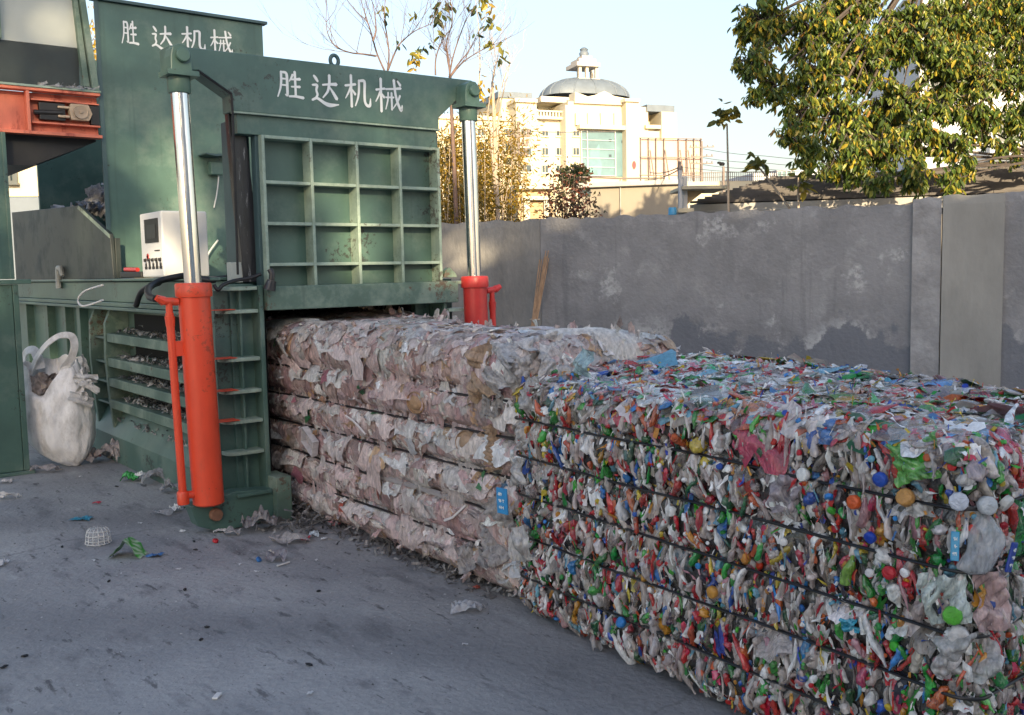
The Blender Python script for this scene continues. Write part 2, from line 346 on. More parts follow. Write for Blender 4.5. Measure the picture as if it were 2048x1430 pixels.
# ---------------------------------------------------------------- ground
def ground():
    n = 130; xs = np.sign(np.linspace(-1, 1, n)) * np.abs(np.linspace(-1, 1, n)) ** 5 * 900 + np.linspace(-1, 1, n) * 14
    gx, gy = np.meshgrid(xs + 2, xs + 4, indexing='ij'); gz = np.zeros_like(gx)
    m = mat('yard_concrete', (.335, .33, .325), .75, var=.16, vscale=.9, bump=.5, bscale=30)
    nn = m.node_tree.nodes; l = m.node_tree.links; b = nn['Principled BSDF']; base = b.inputs['Base Color'].links[0].from_socket
    tc = nn.new('ShaderNodeTexCoord')
    def layer(base, scale, lo, hi, colr, st=(1, 1, 1), rot=.35, det=8, amt=1):
        mp = nn.new('ShaderNodeMapping'); mp.inputs['Scale'].default_value = st; mp.inputs['Rotation'].default_value = (0, 0, rot); l.new(tc.outputs['Object'], mp.inputs[0])
        nz = nn.new('ShaderNodeTexNoise'); nz.inputs['Scale'].default_value = scale; nz.inputs['Detail'].default_value = det; nz.inputs['Roughness'].default_value = .62; l.new(mp.outputs[0], nz.inputs[0])
        mr = nn.new('ShaderNodeMapRange'); mr.inputs[1].default_value = lo; mr.inputs[2].default_value = hi; mr.inputs[4].default_value = amt; l.new(nz.outputs['Fac'], mr.inputs[0])
        mx = nn.new('ShaderNodeMix'); mx.data_type = 'RGBA'; l.new(mr.outputs[0], mx.inputs[0]); l.new(base, mx.inputs[6]); mx.inputs[7].default_value = (*colr, 1); return mx.outputs[2]
    c = layer(base, 1.1, .42, .70, (.23, .232, .24), det=12)
    c = layer(c, 2.2, .54, .66, (.14, .14, .146), st=(2.2, .8, 1), amt=.8, det=12)
    c = layer(c, 5.5, .60, .66, (.07, .07, .074), st=(2.6, .7, 1), amt=.85, det=10)
    c = layer(c, 15, .66, .70, (.05, .05, .052), st=(1.6, .8, 1), amt=.8)
    c = layer(c, .45, .52, .75, (.48, .48, .475), amt=.6)
    c = layer(c, 3.2, .60, .74, (.54, .535, .525), st=(1.8, .8, 1), amt=.5, det=12)
    c = layer(c, 45, .60, .72, (.56, .55, .54), amt=.5, det=4)
    c = layer(c, 60, .62, .70, (.09, .09, .09), amt=.6, det=3)
    # tyre rubber: two worn bands curving through the yard, and hairline cracks
    wv = nn.new('ShaderNodeTexWave'); wv.wave_type = 'RINGS'; wv.rings_direction = 'Z'; wv.inputs['Scale'].default_value = .16; wv.inputs['Distortion'].default_value = 1.2; wv.inputs['Detail'].default_value = 2; wv.inputs['Detail Scale'].default_value = .6
    mp = nn.new('ShaderNodeMapping'); mp.inputs['Location'].default_value = (2.2, -1.0, 0); l.new(tc.outputs['Object'], mp.inputs[0]); l.new(mp.outputs[0], wv.inputs[0])
    m1 = nn.new('ShaderNodeMapRange'); m1.inputs[1].default_value = .78; m1.inputs[2].default_value = 1.0; m1.inputs[4].default_value = .5; l.new(wv.outputs['Fac'], m1.inputs[0])
    mx = nn.new('ShaderNodeMix'); mx.data_type = 'RGBA'; l.new(m1.outputs[0], mx.inputs[0]); l.new(c, mx.inputs[6]); mx.inputs[7].default_value = (.17, .17, .175, 1); c = mx.outputs[2]
    vo = nn.new('ShaderNodeTexVoronoi'); vo.feature = 'DISTANCE_TO_EDGE'; vo.inputs['Scale'].default_value = .38; nz = nn.new('ShaderNodeTexNoise'); nz.inputs['Scale'].default_value = 2.5; nz.inputs['Detail'].default_value = 8
    l.new(tc.outputs['Object'], nz.inputs[0]); ad = nn.new('ShaderNodeMix'); ad.data_type = 'VECTOR'; ad.inputs[0].default_value = .28; l.new(tc.outputs['Object'], ad.inputs[4]); l.new(nz.outputs['Color'], ad.inputs[5]); l.new(ad.outputs[1], vo.inputs[0])
    m2 = nn.new('ShaderNodeMapRange'); m2.inputs[1].default_value = .0035; m2.inputs[2].default_value = .0012; m2.inputs[4].default_value = .3; l.new(vo.outputs['Distance'], m2.inputs[0])
    mx = nn.new('ShaderNodeMix'); mx.data_type = 'RGBA'; l.new(m2.outputs[0], mx.inputs[0]); l.new(c, mx.inputs[6]); mx.inputs[7].default_value = (.07, .07, .07, 1); c = mx.outputs[2]
    l.new(c, b.inputs['Base Color'])
    o = fast('ground', np.stack([gx, gy, gz], -1).reshape(-1, 3), [grid_faces(n, n)[:, ::-1]], m); o['kind'] = 'structure'
ground()

# ---------------------------------------------------------------- yard wall
def yard_wall():
    m = mat('cement_render', (.225, .222, .222), .85, var=.2, vscale=1.6, bump=.6, bscale=22)
    nn = m.node_tree.nodes; l = m.node_tree.links; b = nn['Principled BSDF']; c = b.inputs['Base Color'].links[0].from_socket
    tc = nn.new('ShaderNodeTexCoord'); sx = nn.new('ShaderNodeSeparateXYZ'); l.new(tc.outputs['Object'], sx.inputs[0])
    def noise_(scale, det=8, st=None):
        v = tc.outputs['Object']
        if st:
            mp = nn.new('ShaderNodeMapping'); mp.inputs['Scale'].default_value = st; l.new(v, mp.inputs[0]); v = mp.outputs[0]
        nz = nn.new('ShaderNodeTexNoise'); nz.inputs['Scale'].default_value = scale; nz.inputs['Detail'].default_value = det; nz.inputs['Roughness'].default_value = .65
        l.new(v, nz.inputs[0]); return nz.outputs['Fac']
    def mr(v, a, b_, c0=0, c1=1):
        q = nn.new('ShaderNodeMapRange'); q.inputs[1].default_value = a; q.inputs[2].default_value = b_; q.inputs[3].default_value = c0; q.inputs[4].default_value = c1; l.new(v, q.inputs[0]); return q.outputs[0]
    def mix(f, a, colr):
        q = nn.new('ShaderNodeMix'); q.data_type = 'RGBA'; l.new(f, q.inputs[0]); l.new(a, q.inputs[6]); q.inputs[7].default_value = (*colr, 1); return q.outputs[2]
    def math_(op, a, b_):
        q = nn.new('ShaderNodeMath'); q.operation = op
        for i, s_ in enumerate((a, b_)):
            if isinstance(s_, (int, float)): q.inputs[i].default_value = s_
            else: l.new(s_, q.inputs[i])
        return q.outputs[0]
    c = mix(mr(noise_(1.1), .45, .75), c, (.30, .296, .292))
    c = mix(mr(noise_(3.5, 12), .56, .78, 0, .7), c, (.42, .415, .40))
    c = mix(mr(noise_(9, 12), .60, .70, 0, .55), c, (.18, .18, .185))
    c = mix(mr(noise_(7, 8, (1, 1, .06)), .58, .70, 0, .5), c, (.15, .15, .155))
    c = mix(mr(noise_(2.2, 8, (1, 1, .2)), .56, .75, 0, .6), c, (.18, .18, .185))
    edge = math_('ADD', sx.outputs['Z'], mr(noise_(1.3, 14), .2, .8, -.55, .55))
    edge = math_('ADD', edge, mr(noise_(9, 12), .25, .75, -.10, .10))
    salt = math_('MULTIPLY', math_('MULTIPLY', mr(edge, .72, .80), mr(edge, .98, .84)), mr(noise_(2.6, 12), .52, .66))
    c = mix(mr(math_('MULTIPLY', mr(noise_(1.7, 12), .60, .68), mr(noise_(16, 6), .40, .55)), 0, 1, 0, .8), c, (.50, .495, .48))
    c = mix(salt, c, (.45, .45, .44))
    c = mix(mr(edge, .80, .72, 0, .75), c, (.135, .145, .165))
    l.new(c, b.inputs['Base Color'])
    m2 = mat('smooth_olive_render', (.29, .28, .25), .8, var=.2, vscale=1.3, bump=.3, bscale=16, dirt=(.24, .235, .21), dscale=1.6, dlo=.5, dhi=.75, stretch=(1, 1, .45))
    m3 = mat('rough_pier_render', (.30, .293, .285), .9, var=.25, vscale=4, bump=.9, bscale=14)
    Hh = 2.25
    p0 = onz(1826, 408, Hh); q0 = onz(1080, 438, Hh); dw = (p0 - q0); dw.z = 0; dw.normalize(); nw = Vector((-dw.y, dw.x, 0))
    p1 = onpl(1884, 392, p0, nw); p2 = onpl(2010, 388, p0, nw); h1 = p1.z; h2 = p2.z; a = q0 - dw * 6.5
    p0.z = p1.z = p2.z = a.z = 0
    d2 = dw; p3 = p2 + d2 * 3.2
    w = thing('yard_wall', p1, 'long grey cement rendered yard wall with dark damp foot behind the bales', 'wall')
    def seg(name, a, b, t, ht, mtl, rag=.045, off=0.):
        d = b - a; L = d.length; d.normalize(); n = Vector((-d.y, d.x, 0))
        if n.dot(EYE - a) < 0: n = -n
        a = a + n * off
        k = max(3, int(L / .07)); mb = MB(); tops = []
        for i in range(k + 1):
            p = a + d * (L * i / k); z = ht + rag * (noise.noise(p * 5) + .6 * noise.noise(p * 17)) 
            rows = [p + UP * (z * j / 24) + n * (.008 * noise.noise(Vector((p.x * 2.3, p.y * 2.3, z * j / 24 * 2.3)))) for j in range(24)]
            rows += [p + UP * z - n * .01, p - n * t + UP * (z - .02), p - n * t]
            tops.append(rows)
        v = [q for r_ in tops for q in r_]; nv = len(tops[0])
        mb.add(v, [tuple(q) for q in grid_faces(k + 1, nv)])
        mb.f.append(tuple(range(nv))); mb.f.append(tuple(range(k * nv, (k + 1) * nv))[::-1])
        o = mb.build(name, mtl, w); bm = bmesh.new(); bm.from_mesh(o.data); bmesh.ops.recalc_face_normals(bm, faces=bm.faces); bm.to_mesh(o.data); bm.free()
        return o
    jt = Vector((q0.x, q0.y, 0)); mo = mat('brownish_render', (.255, .245, .225), .85, var=.22, vscale=1.5, bump=.6, bscale=20, dirt=(.17, .165, .155), dscale=1.3, dlo=.48, dhi=.72, stretch=(1, 1, .5))
    seg('wall_panel', a, jt - dw * .006, .2, Hh - .01, mo); seg('wall_panel', jt, p0, .2, Hh, m)
    o = seg('pier', p0, p1, .3, (Hh + h1) / 2 + .02, m3, .035, .035); o['label'] = 'narrow rough grey pier of the wall'
    o = seg('pier', p1 + d2 * .012, p2, .3, h1, m2, .02, .05); o['label'] = 'wide smooth olive grey pier of the wall'
    seg('wall_panel', p2 + d2 * .004, p3, .2, h1 + .01, m)
    return a, p0
WALL_A, WALL_B = yard_wall()

# ---------------------------------------------------------------- brush lettering
GLYPHS = [
 [  # left: moon, right: birth
  [(22, 92, 7), (22, 62, 7), (19, 38, 6), (8, 8, 4)], [(22, 90, 6), (42, 91, 8), (42, 50, 8), (42, 12, 8), (34, 18, 3)], [(24, 69, 5), (40, 69, 5)], [(23, 48, 5), (40, 48, 5)],
  [(62, 86, 7), (57, 74, 6), (49, 62, 3)], [(56, 69, 5), (72, 71, 6), (87, 73, 9)], [(56, 45, 5), (72, 46, 6), (86, 47, 8)], [(69, 96, 8), (70, 50, 7), (70, 14, 7)], [(47, 12, 6), (70, 14, 7), (97, 11, 9)]],
 [
  [(42, 64, 5), (65, 68, 6), (90, 70, 10)], [(66, 96, 8), (66, 70, 8), (60, 45, 7), (42, 25, 4)], [(67, 60, 4), (78, 45, 8), (91, 25, 10)],
  [(14, 90, 6), (21, 82, 9), (27, 73, 6)], [(8, 61, 5), (26, 63, 8), (20, 46, 6), (26, 32, 7), (14, 17, 4)], [(6, 15, 6), (22, 24, 7), (48, 8, 9), (66, 3, 12), (97, 8, 3)]],
 [
  [(4, 64, 6), (22, 67, 6), (42, 71, 7)], [(26, 97, 8), (26, 50, 7), (26, 2, 8)], [(25, 64, 6), (17, 46, 6), (4, 26, 3)], [(29, 54, 4), (40, 40, 8)],
  [(55, 84, 7), (54, 50, 7), (49, 28, 6), (39, 6, 4)], [(55, 82, 6), (77, 86, 9), (74, 50, 8), (74, 20, 8), (82, 9, 8), (94, 9, 9), (96, 32, 3)]],
 [
  [(3, 64, 6), (18, 67, 5), (34, 70, 6)], [(20, 98, 8), (20, 50, 7), (20, 2, 8)], [(19, 62, 6), (12, 46, 5), (2, 30, 3)], [(22, 56, 4), (32, 44, 7)],
  [(38, 69, 5), (65, 72, 5), (92, 76, 7)], [(37, 45, 4), (66, 47, 5)], [(46, 60, 5), (45, 38, 5), (36, 10, 3)], [(58, 60, 6), (58, 10, 6)],
  [(67, 98, 8), (71, 58, 7), (80, 28, 8), (92, 6, 8), (95, 26, 3)], [(88, 54, 6), (80, 36, 5), (62, 14, 3)], [(80, 96, 5), (90, 84, 8)]]]
def lettering(boxes, plane_y, parent, label):
    """boxes: for each sign the photo's (x0, y0, x1, y1); painted strokes a millimetre or two thick on a sheet facing -Y"""
    mb = MB(); q = 0
    for g, (x0, y0, x1, y1) in zip(GLYPHS, boxes):
        a = ony(x0, (y0 + y1) / 2, plane_y); b = ony(x1, (y0 + y1) / 2, plane_y); zt = ony((x0 + x1) / 2, y0, plane_y).z; zb = ony((x0 + x1) / 2, y1, plane_y).z
        w, h = b.x - a.x, zt - zb
        for st in g:
            q += 1; d = .0012 + .0004 * (q % 12)
            P = []
            for i in range(len(st) - 1):       # resample softly
                for k in range(5):
                    t = k / 5; P.append([st[i][c] * (1 - t) + st[i + 1][c] * t for c in range(3)])
            P.append(list(st[-1])); P = np.array(P); Q = P.copy()
            for _ in range(3): Q[1:-1] = (Q[:-2] + 2 * Q[1:-1] + Q[2:]) / 4
            T = np.gradient(Q[:, :2], axis=0); T /= np.linalg.norm(T, axis=1, keepdims=True); Nn = np.stack([-T[:, 1], T[:, 0]], 1)
            hw = Q[:, 2] * .58
            Lf = Q[:, :2] + Nn * hw[:, None]; Rt = Q[:, :2] - Nn * hw[:, None]
            capA = Q[0, :2] - T[0] * hw[0] * .8; capB = Q[-1, :2] + T[-1] * hw[-1] * .8
            poly = [capA, *Lf, capB, *Rt[::-1]]
            pt = lambda c, dd: Vector((a.x + c[0] / 100 * w, plane_y - dd, zb + c[1] / 100 * h))
            n = len(Lf); base = mb.n
            v = [pt(c, d) for c in poly]
            f = [(0, 1, 2 * n + 1)] + [(1 + i, 2 + i, 2 * n - i, 2 * n + 1 - i) for i in range(n - 1)] + [(n, n + 1, n + 2)]
            mb.add(v, [tuple(reversed(t_)) for t_ in f])
    o = mb.build('lettering', 'letter', parent); o['label'] = label
    return o

# ---------------------------------------------------------------- the baling press
YF, XL, XR, DECK, YH = 5.9, 2.42, 3.98, 1.57, 8.75
def press():
    t = thing('baling_press', (3.2, 7, 0), 'large dark green hydraulic baling press with two red lifting cylinders and white lettering', 'machine')
    # chamber walls, inside hollow towards the door
    b = MB(); b.box(2.60, 2.66, 6.05, 14, .10, 1.46); b.box(3.84, XR - .02, 6.05, 14, .10, 1.46); b.box(2.66, 3.84, 8.6, 8.7, .1, 1.46); b.box(2.5, XR - .01, 6.03, 14.2, 1.46, DECK - .005)
    b.box(2.66, 3.84, 6.0, 8.6, .02, .07); b.build('press_chamber', 'green', t, .004)
    v = MB(); v.box(2.665, 2.69, 6.1, 8.59, .08, 1.45); v.box(3.81, 3.835, 6.1, 8.59, .08, 1.45); v.box(2.70, 3.80, 8.55, 8.595, .08, 1.45); v.box(2.70, 3.80, 6.1, 8.54, 1.43, 1.455)
    v.build('chamber_dark', 'void', t)  # near-black sheets put the chamber's inner darkness into colour
    # side rail: a channel beam along the top
    r = MB(); r.box(XL, 2.60, 6.10, 14, 1.39, 1.56); r.box(XL - .03, 2.60, 6.10, 14, 1.565, 1.585); r.box(XL - .035, 2.60, 6.4, 14, 1.352, 1.388); r.box(XL - .05, 2.60, 6.7, 14, 1.322, 1.349)
    r.build('side_rail', 'green', t, .005)
    # plain side wall further back and its posts
    s = MB(); s.box(2.55, 2.62, 9.35, 14, .1, 1.32)
    for y in (9.9, 10.45, 11.2, 12.2): s.box(2.47, 2.56, y, y + .12, .1, 1.32)
    s.build('side_wall', 'green', t, .004)
    # curved rib posts and shelf ribs with slots
    p = MB()
    for y0, w0 in ((9.28, .05), (8.80, .06)):
        prof = [(XL + .03, 1.32), (XL - .02, 1.20), (XL - .03, .9), (XL - .01, .5), (XL + .03, .1), (2.60, .1), (2.60, 1.32)]
        p.prism([(x, y0, z) for x, z in prof], (0, w0, 0))
    p.build('rib_post', 'green_dusty', t, .004)
    for z, zz in ((1.085, 0), (.87, 0), (.695, 0), (.505, 0)):
        q = MB(); q.prism([(XL - .015, 6.62, z + .03), (XL - .015, 6.62, z - .045), (XL + .0, 6.62, z - .05), (XL + .0, 6.62, z + .012), (2.58, 6.62, z + .012), (2.58, 6.62, z + .03)], (0, 2.178, 0))
        q.build('shelf_rib', 'green_dusty', t, .004)
        q = MB(); q.box(XL + .01, 2.58, 8.865, 9.275, z - .03, z - .01); q.build('short_rib', 'green', t, .003)
    sl_ = MB()
    for z0, z1 in ((1.14, 1.28), (.92, 1.0), (.72, .80), (.53, .60)): sl_.box(2.588, 2.597, 6.8, 8.6, z0, z1)
    sl_.build('side_slot', 'void', t)
    q = MB(); q.prism([(XL + .09, 6.6, .42), (XL - .02, 6.6, .22), (XL - .03, 6.6, .0), (2.6, 6.6, .0), (2.6, 6.6, .42)], (0, 2.9, 0)); q.build('base_plate', 'green', t, .006)
    # shreds of plastic caught on the ribs: nobody could count them
    n = 900; zz = rng.choice([1.115, .90, .725, .535, .33], n, p=[.2, .2, .2, .22, .18]); yy = 6.7 + rng.beta(1.3, 1.5, n) * 2.05; xx = rng.uniform(XL + .02, 2.57, n)
    P = np.stack([xx, yy, zz + .015 + rng.exponential(.012, n)], 1); N = rng.normal(size=(n, 3)) * .5 + [0, 0, 1]
    V, f, k = sheets(P, N, rng.normal(size=(n, 3)), rng.uniform(.015, .06, n), rng.uniform(.008, .03, n), rng.uniform(.004, .012, n), 4, 3)
    g = rng.uniform(.10, .42, (n, 1)); col = np.concatenate([g, g, g * .97, np.full((n, 1), .9)], 1)
    o = fast('plastic_shreds', V, [f], 'litter', t, per(col, k)); o['kind'] = 'stuff'
    # door post with its rounded ribs (near left) and the plain one on the far side
    j = MB(); j.box(2.40, 2.56, 5.98, 6.12, .0, 1.54); j.box(2.30, 2.41, 6.0, 6.1, .05, 1.5); j.box(2.545, 2.575, YF - .04, 6.0, .02, 1.53); j.box(2.44, 2.455, 5.93, 6.0, .2, 1.5)
    j.build('door_post', 'green', t, .004)
    jf = MB(); jf.box(3.97, 4.12, 5.98, 6.12, 0, 1.54); jf.box(3.965, 3.99, YF - .04, 6.0, .02, 1.53); jf.build('door_post', 'green', t, .004)
    def rib(x0, x1, z, side):
        pts = []
        for k in range(7):
            a = math.pi / 2 * k / 6; pts.append((x0 + .07 - .07 * math.sin(a), 5.87 + .07 * (1 - math.cos(a)), z))
        poly = [(x1, 5.87, z)] + pts + [(x0, 5.985, z), (x1, 5.985, z)]
        if side < 0: poly = [(2 * 3.205 - p_[0] + .06, p_[1], p_[2]) for p_ in poly]
        return poly
    for z in (1.50, 1.355, 1.05, .845, .652, .45):
        mb = MB(); mb.prism(rib(2.30, 2.542, z, 1), (0, 0, .024)); o = mb.build('post_rib', 'green_edge', t, .004)
    for z in (1.50, 1.30):
        mb = MB(); mb.prism([(3.995, 5.84, z), (4.16, 5.84, z), (4.16, 5.97, z), (3.995, 5.97, z)], (0, 0, .024)); mb.build('post_rib', 'green_edge', t, .004)
    ft = MB(); ft.box(2.555, 2.66, 5.74, 5.97, 0, .30); ft.build('door_post_foot', 'green_dusty', t, .005)
    br = MB(); br.prism([(2.02, 5.80, .19), (2.31, 5.80, .24), (2.56, 5.80, .22), (2.56, 5.80, .02), (2.20, 5.80, .0), (2.06, 5.80, .06)], (0, .12, 0)); br.box(2.31, 2.54, 5.77, 5.795, .2, .225)
    o = br.build('cylinder_bracket', 'green', t, .006)
    pin = MB(); pin.lathe([(.0, -.03), (.035, -.03), (.04, -.02), (.04, .02)], (2.17, 5.79, .12), 20, 'y'); pin.build('bracket_pin', 'rust', o, smooth=40)
    # greasy guides for the door
    g = MB(); g.prism([(2.44, 5.97, 2.615), (2.545, 5.97, 2.60), (2.60, 5.97, 1.9), (2.605, 5.97, 1.55), (2.50, 5.97, 1.55), (2.462, 5.97, 2.1)], (0, .06, 0)); g.build('door_guide', 'grease', t, .004)
    g = MB(); g.box(2.52, 2.60, 6.035, 6.3, DECK, 2.60); g.build('guide_post', 'teal', t, .004)
    g = MB(); g.box(3.965, 4.02, 5.97, 6.2, DECK, 2.60); g.build('guide_post', 'teal', t, .004)
    # lifting door: back sheet, four-by-four frame of bars, bottom rail
    d = MB(); d.box(2.60, 3.955, 5.965, 6.0, 1.52, 2.60); o = d.build('door_sheet', 'green', t, .003)
    fr = MB(); bw = .021
    xs = [2.612, 2.945, 3.283, 3.622, 3.945]; zs = [2.468, 2.184, 1.922, 1.66, 1.523]
    for x in xs: fr.box(x - bw / 2, x + bw / 2, 5.85, 5.964, 1.50, 2.478)
    for z in zs[:4]:
        for i in range(4): fr.box(xs[i] + bw / 2 + .0005, xs[i + 1] - bw / 2 - .0005, 5.853, 5.964, z - bw / 2, z + bw / 2)
    fr.build('door_bars', 'green_edge', t, .003)
    rl = MB(); rl.box(2.585, 4.07, 5.82, 5.96, 1.368, 1.522); rl.build('door_rail', 'green_dusty', t, .006)
    dk = MB(); dk.box(2.58, 2.615, 5.9, 5.97, 1.53, 2.5); dk.build('door_edge', 'teal', t, .003)
    # crosshead: the beam both rods hang the door from
    def C(px, py, y=5.83): return ony(px, py, 5.9)
    prof = [(2.05, 2.965), (4.27, 2.985), (4.27, 2.83), (4.12, 2.826), (3.965, 2.69), (3.965, 2.612), (2.43, 2.612), (2.43, 2.712), (2.225, 2.836), (2.05, 2.82)]
    c = MB(); c.prism([(x, 5.865, z) for x, z in prof], (0, .17, 0)); cx = c.build('crosshead', 'green', t, .006)
    e = MB(); e.box(2.43, 3.965, 5.852, 5.90, 2.600, 2.611); e.build('crosshead_lip', 'green_edge', cx)
    ap = MB(); ap.box(2.46, 3.955, 5.885, 6.0, 2.479, 2.5995); ap.build('door_header', 'green', t, .004)
    ey = MB()   # lifting eye on top
    ring = [(.055 * math.cos(a) * (1 if abs(math.cos(a)) < .8 else .95), .055 * math.sin(a)) for a in np.linspace(0, 2 * math.pi, 21)[:-1]]
    ey.tube([(3.19 + .030 * math.cos(a), 5.95, 3.018 + .036 * math.sin(a)) for a in np.linspace(0, 2 * math.pi, 21)], .013, 8, False); ey.box(3.155, 3.225, 5.94, 5.962, 2.972, 2.99)
    ey.build('lifting_eye', 'teal', cx, smooth=60)
    lettering([(550, 140, 607, 200), (620, 147, 678, 212), (688, 150, 742, 216), (750, 158, 806, 226)], 5.8645, cx, 'white brush lettering on the crosshead')
    el = MB(); el.tube([(2.215, 5.855, 2.832), (2.42, 5.855, 2.712), (2.425, 5.86, 2.6), (2.428, 5.9, 1.6)], .008, 6); el.build('edge_shadow_line', 'black', t)  # black line drawn for the shadow under the crosshead taper and door edge
    # hydraulic cylinders
    def cyl(x, barrel, pipe_side, top_z, lbl):
        before = set(bpy.data.objects)
        k = MB(); r_ = .094 if pipe_side < 0 else .088
        k.lathe([(.0, .19), (r_ - .012, .19), (r_, .20), (r_, 1.47), (r_ + .012, 1.472), (r_ + .014, 1.48), (r_ + .014, 1.545), (r_ + .008, 1.555), (.055, 1.557), (.0, 1.557)], (x, 5.80, 0), 40)
        a = k.build('cylinder_barrel', barrel, t, smooth=35); a['label'] = lbl
        q = MB(); q.lathe([(.0, 1.55), (.051, 1.55), (.051, 2.72), (.0, 2.72)], (x, 5.80, 0), 32); q.build('piston_rod', 'chrome', a, smooth=40)
        h = MB(); h.lathe([(.0, 2.675), (.064, 2.675), (.067, 2.68), (.067, 2.765), (.0, 2.765)], (x, 5.80, 0), 28); h.box(x - .095, x + .09, 5.70, 5.864, 2.766, 2.795)
        ho = h.build('rod_collar', 'green', a, smooth=35)
        lg = MB(); pts = [(x - .062, 2.797), (x - .058, 2.88), (x - .045, 2.93), (x - .01, 2.952), (x + .035, 2.95), (x + .062, 2.92), (x + .066, 2.797)]
        lg.prism([(u, 5.74, w) for u, w in pts], (0, .122, 0)); lo = lg.build('rod_lug', 'green', a, .006)
        pn = MB(); pn.lathe([(.0, -.03), (.036, -.03), (.041, -.024), (.041, .0)], (x + .008, 5.738, 2.885), 28, 'y'); pn.build('lug_pin', 'green', a, smooth=35)
        s = pipe_side; px_ = x + s * .155
        pp = MB(); pp.tube([(x + s * .10, 5.80, 1.445), (px_ + s * .03, 5.80, 1.452)], .024, 10); pp.tube([(px_ + s * .03, 5.8, 1.452), (px_ + s * .075, 5.79, 1.475)], [.03, .018], 8)
        pp.tube([(px_, 5.80, 1.445), (px_ , 5.80, 1.36)], .02, 10); pp.tube([(px_, 5.80, 1.36), (px_, 5.80, 1.30)], [.03, .026], 10)
        pp.tube([(px_, 5.80, 1.38), (px_, 5.80, .26)], .0235, 12); pp.tube([(px_ - s * .0, 5.80, .27), (x + s * .08, 5.80, .265)], .024, 10)
        pp.lathe([(.0, .215), (.034, .215), (.036, .225), (.036, .285), (.03, .295), (.0, .295)], (px_, 5.80, 0), 16)
        pp.box(min(x + s * .09, px_), max(x + s * .09, px_), 5.785, 5.815, 1.12, 1.21)
        pp.build('side_pipe', barrel, a, smooth=40)
        d0, d1 = (.03, .022) if pipe_side < 0 else (.052, .020)      # both cylinders stand a hair out of plumb
        for o in set(bpy.data.objects) - before:
            for v_ in o.data.vertices: v_.co.x -= d0 + d1 * (v_.co.z - 1)
    cyl(2.145, 'orange', -1, 3, 'bright orange red cylinder barrel')
    cyl(4.265, 'red', 1, 3, 'dark red cylinder barrel beside the wall')
    for z in (1.355, 1.05, .845, .652):     # ribs reach across to hold the barrel: overspray of the barrel paint
        mb = MB(); mb.box(2.215, 2.385, 5.862, 5.98, z + .0255, z + .0285); mb.build('paint_overspray', 'orange', t)
    # hopper
    hp = MB(); hp.box(2.455, 3.95, YH, YH + .05, DECK + .02, 3.93); hp.box(3.90, 3.95, YH + .052, 11.2, DECK + .02, 3.93); hp.box(2.455, 3.898, 11.15, 11.2, DECK + .02, 3.93)
    H = hp.build('hopper', 'green', t, .004)
    lp = MB(); lp.box(2.42, 3.985, YH - .035, YH + .055, 3.932, 3.956); lp.box(2.44, 2.475, YH - .012, YH - .001, DECK + .1, 3.93); lp.build('hopper_rim', 'teal', H)
    lettering([(240, 40, 277, 92), (301, 50, 346, 102), (362, 54, 411, 101), (420, 61, 466, 109)], YH - .0012, H, 'white brush lettering on the hopper')
    ilp = MB(); ilp.prism([(3.90 - .01, YH + .06, 1.6), (3.89, 10.9, 1.6), (3.89, 10.9, 3.3), (3.89, YH + .06, 3.5)], (.005, 0, 0)); ilp.build('hopper_lining', 'teal', H)
    lm = ony(427, 325, YH)
    la = MB(); la.box(lm.x - .06, lm.x + .055, YH - .09, YH - .001, lm.z - .12, lm.z - .0); lo = la.build('work_lamp', 'green', H, .01)
    la = MB(); la.prism([(lm.x - .14, YH - .2, lm.z + .05), (lm.x - .05, YH - .2, lm.z + .035), (lm.x + .12, YH - .2, lm.z + .06), (lm.x + .12, YH - .2, lm.z + .075), (lm.x - .05, YH - .2, lm.z + .055), (lm.x - .14, YH - .2, lm.z + .06)], (0, .198, 0)); la.build('lamp_shade', 'teal', H)
    wl = MB()
    def wire(pts, r, plane): 
        P = [ony(a, b, plane) for a, b in pts]; out = []
        for i in range(len(P) - 1):
            p0, p1, p2, p3 = P[max(i - 1, 0)], P[i], P[i + 1], P[min(i + 2, len(P) - 1)]
            for k in range(6):
                t_ = k / 6; out.append(.5 * ((2 * p1) + (p2 - p0) * t_ + (2 * p0 - 5 * p1 + 4 * p2 - p3) * t_ ** 2 + (3 * p1 - p0 - 3 * p2 + p3) * t_ ** 3))
        out.append(P[-1]); wl.tube(out, r, 6)
    wire([(432, 326), (437, 350), (434, 385), (428, 415)], .006, YH - .05); wl.build('lamp_wire', 'white_wire', H); wl = MB(); wire([(436, 480), (418, 505), (408, 530), (403, 548)], .008, YH - .08)
    wl.build('lamp_wire', 'white_wire', H)
    # control cabinet on the deck
    cz0, cz1 = 1.592, 2.085
    c = MB(); c.prism([(2.43, 7.30, cz0), (2.43, 7.80, cz0), (2.78, 7.80, cz0), (2.78, 7.30, cz0)], (0, 0, cz1 - cz0)); cb = c.build('control_cabinet', 'white_paint', t, .012)
    s_ = MB(); s_.box(2.424, 2.4285, 7.37, 7.68, 1.855, 2.035); so_ = s_.build('screen', 'black', cb); s_ = MB(); s_.box(2.421, 2.4235, 7.42, 7.62, 1.885, 1.99); s_.build('screen_glass', 'screen', cb)
    s_ = MB()
    for k in range(9): s_.prism([(2.4275, 7.70 - .055 + rng.uniform(-.03, .03) , 1.75 + rng.uniform(-.03, .03)) for _ in range(5)], (-.0005 - .0003 * k, 0, 0))
    s_.build('red_sticker', 'red', cb)
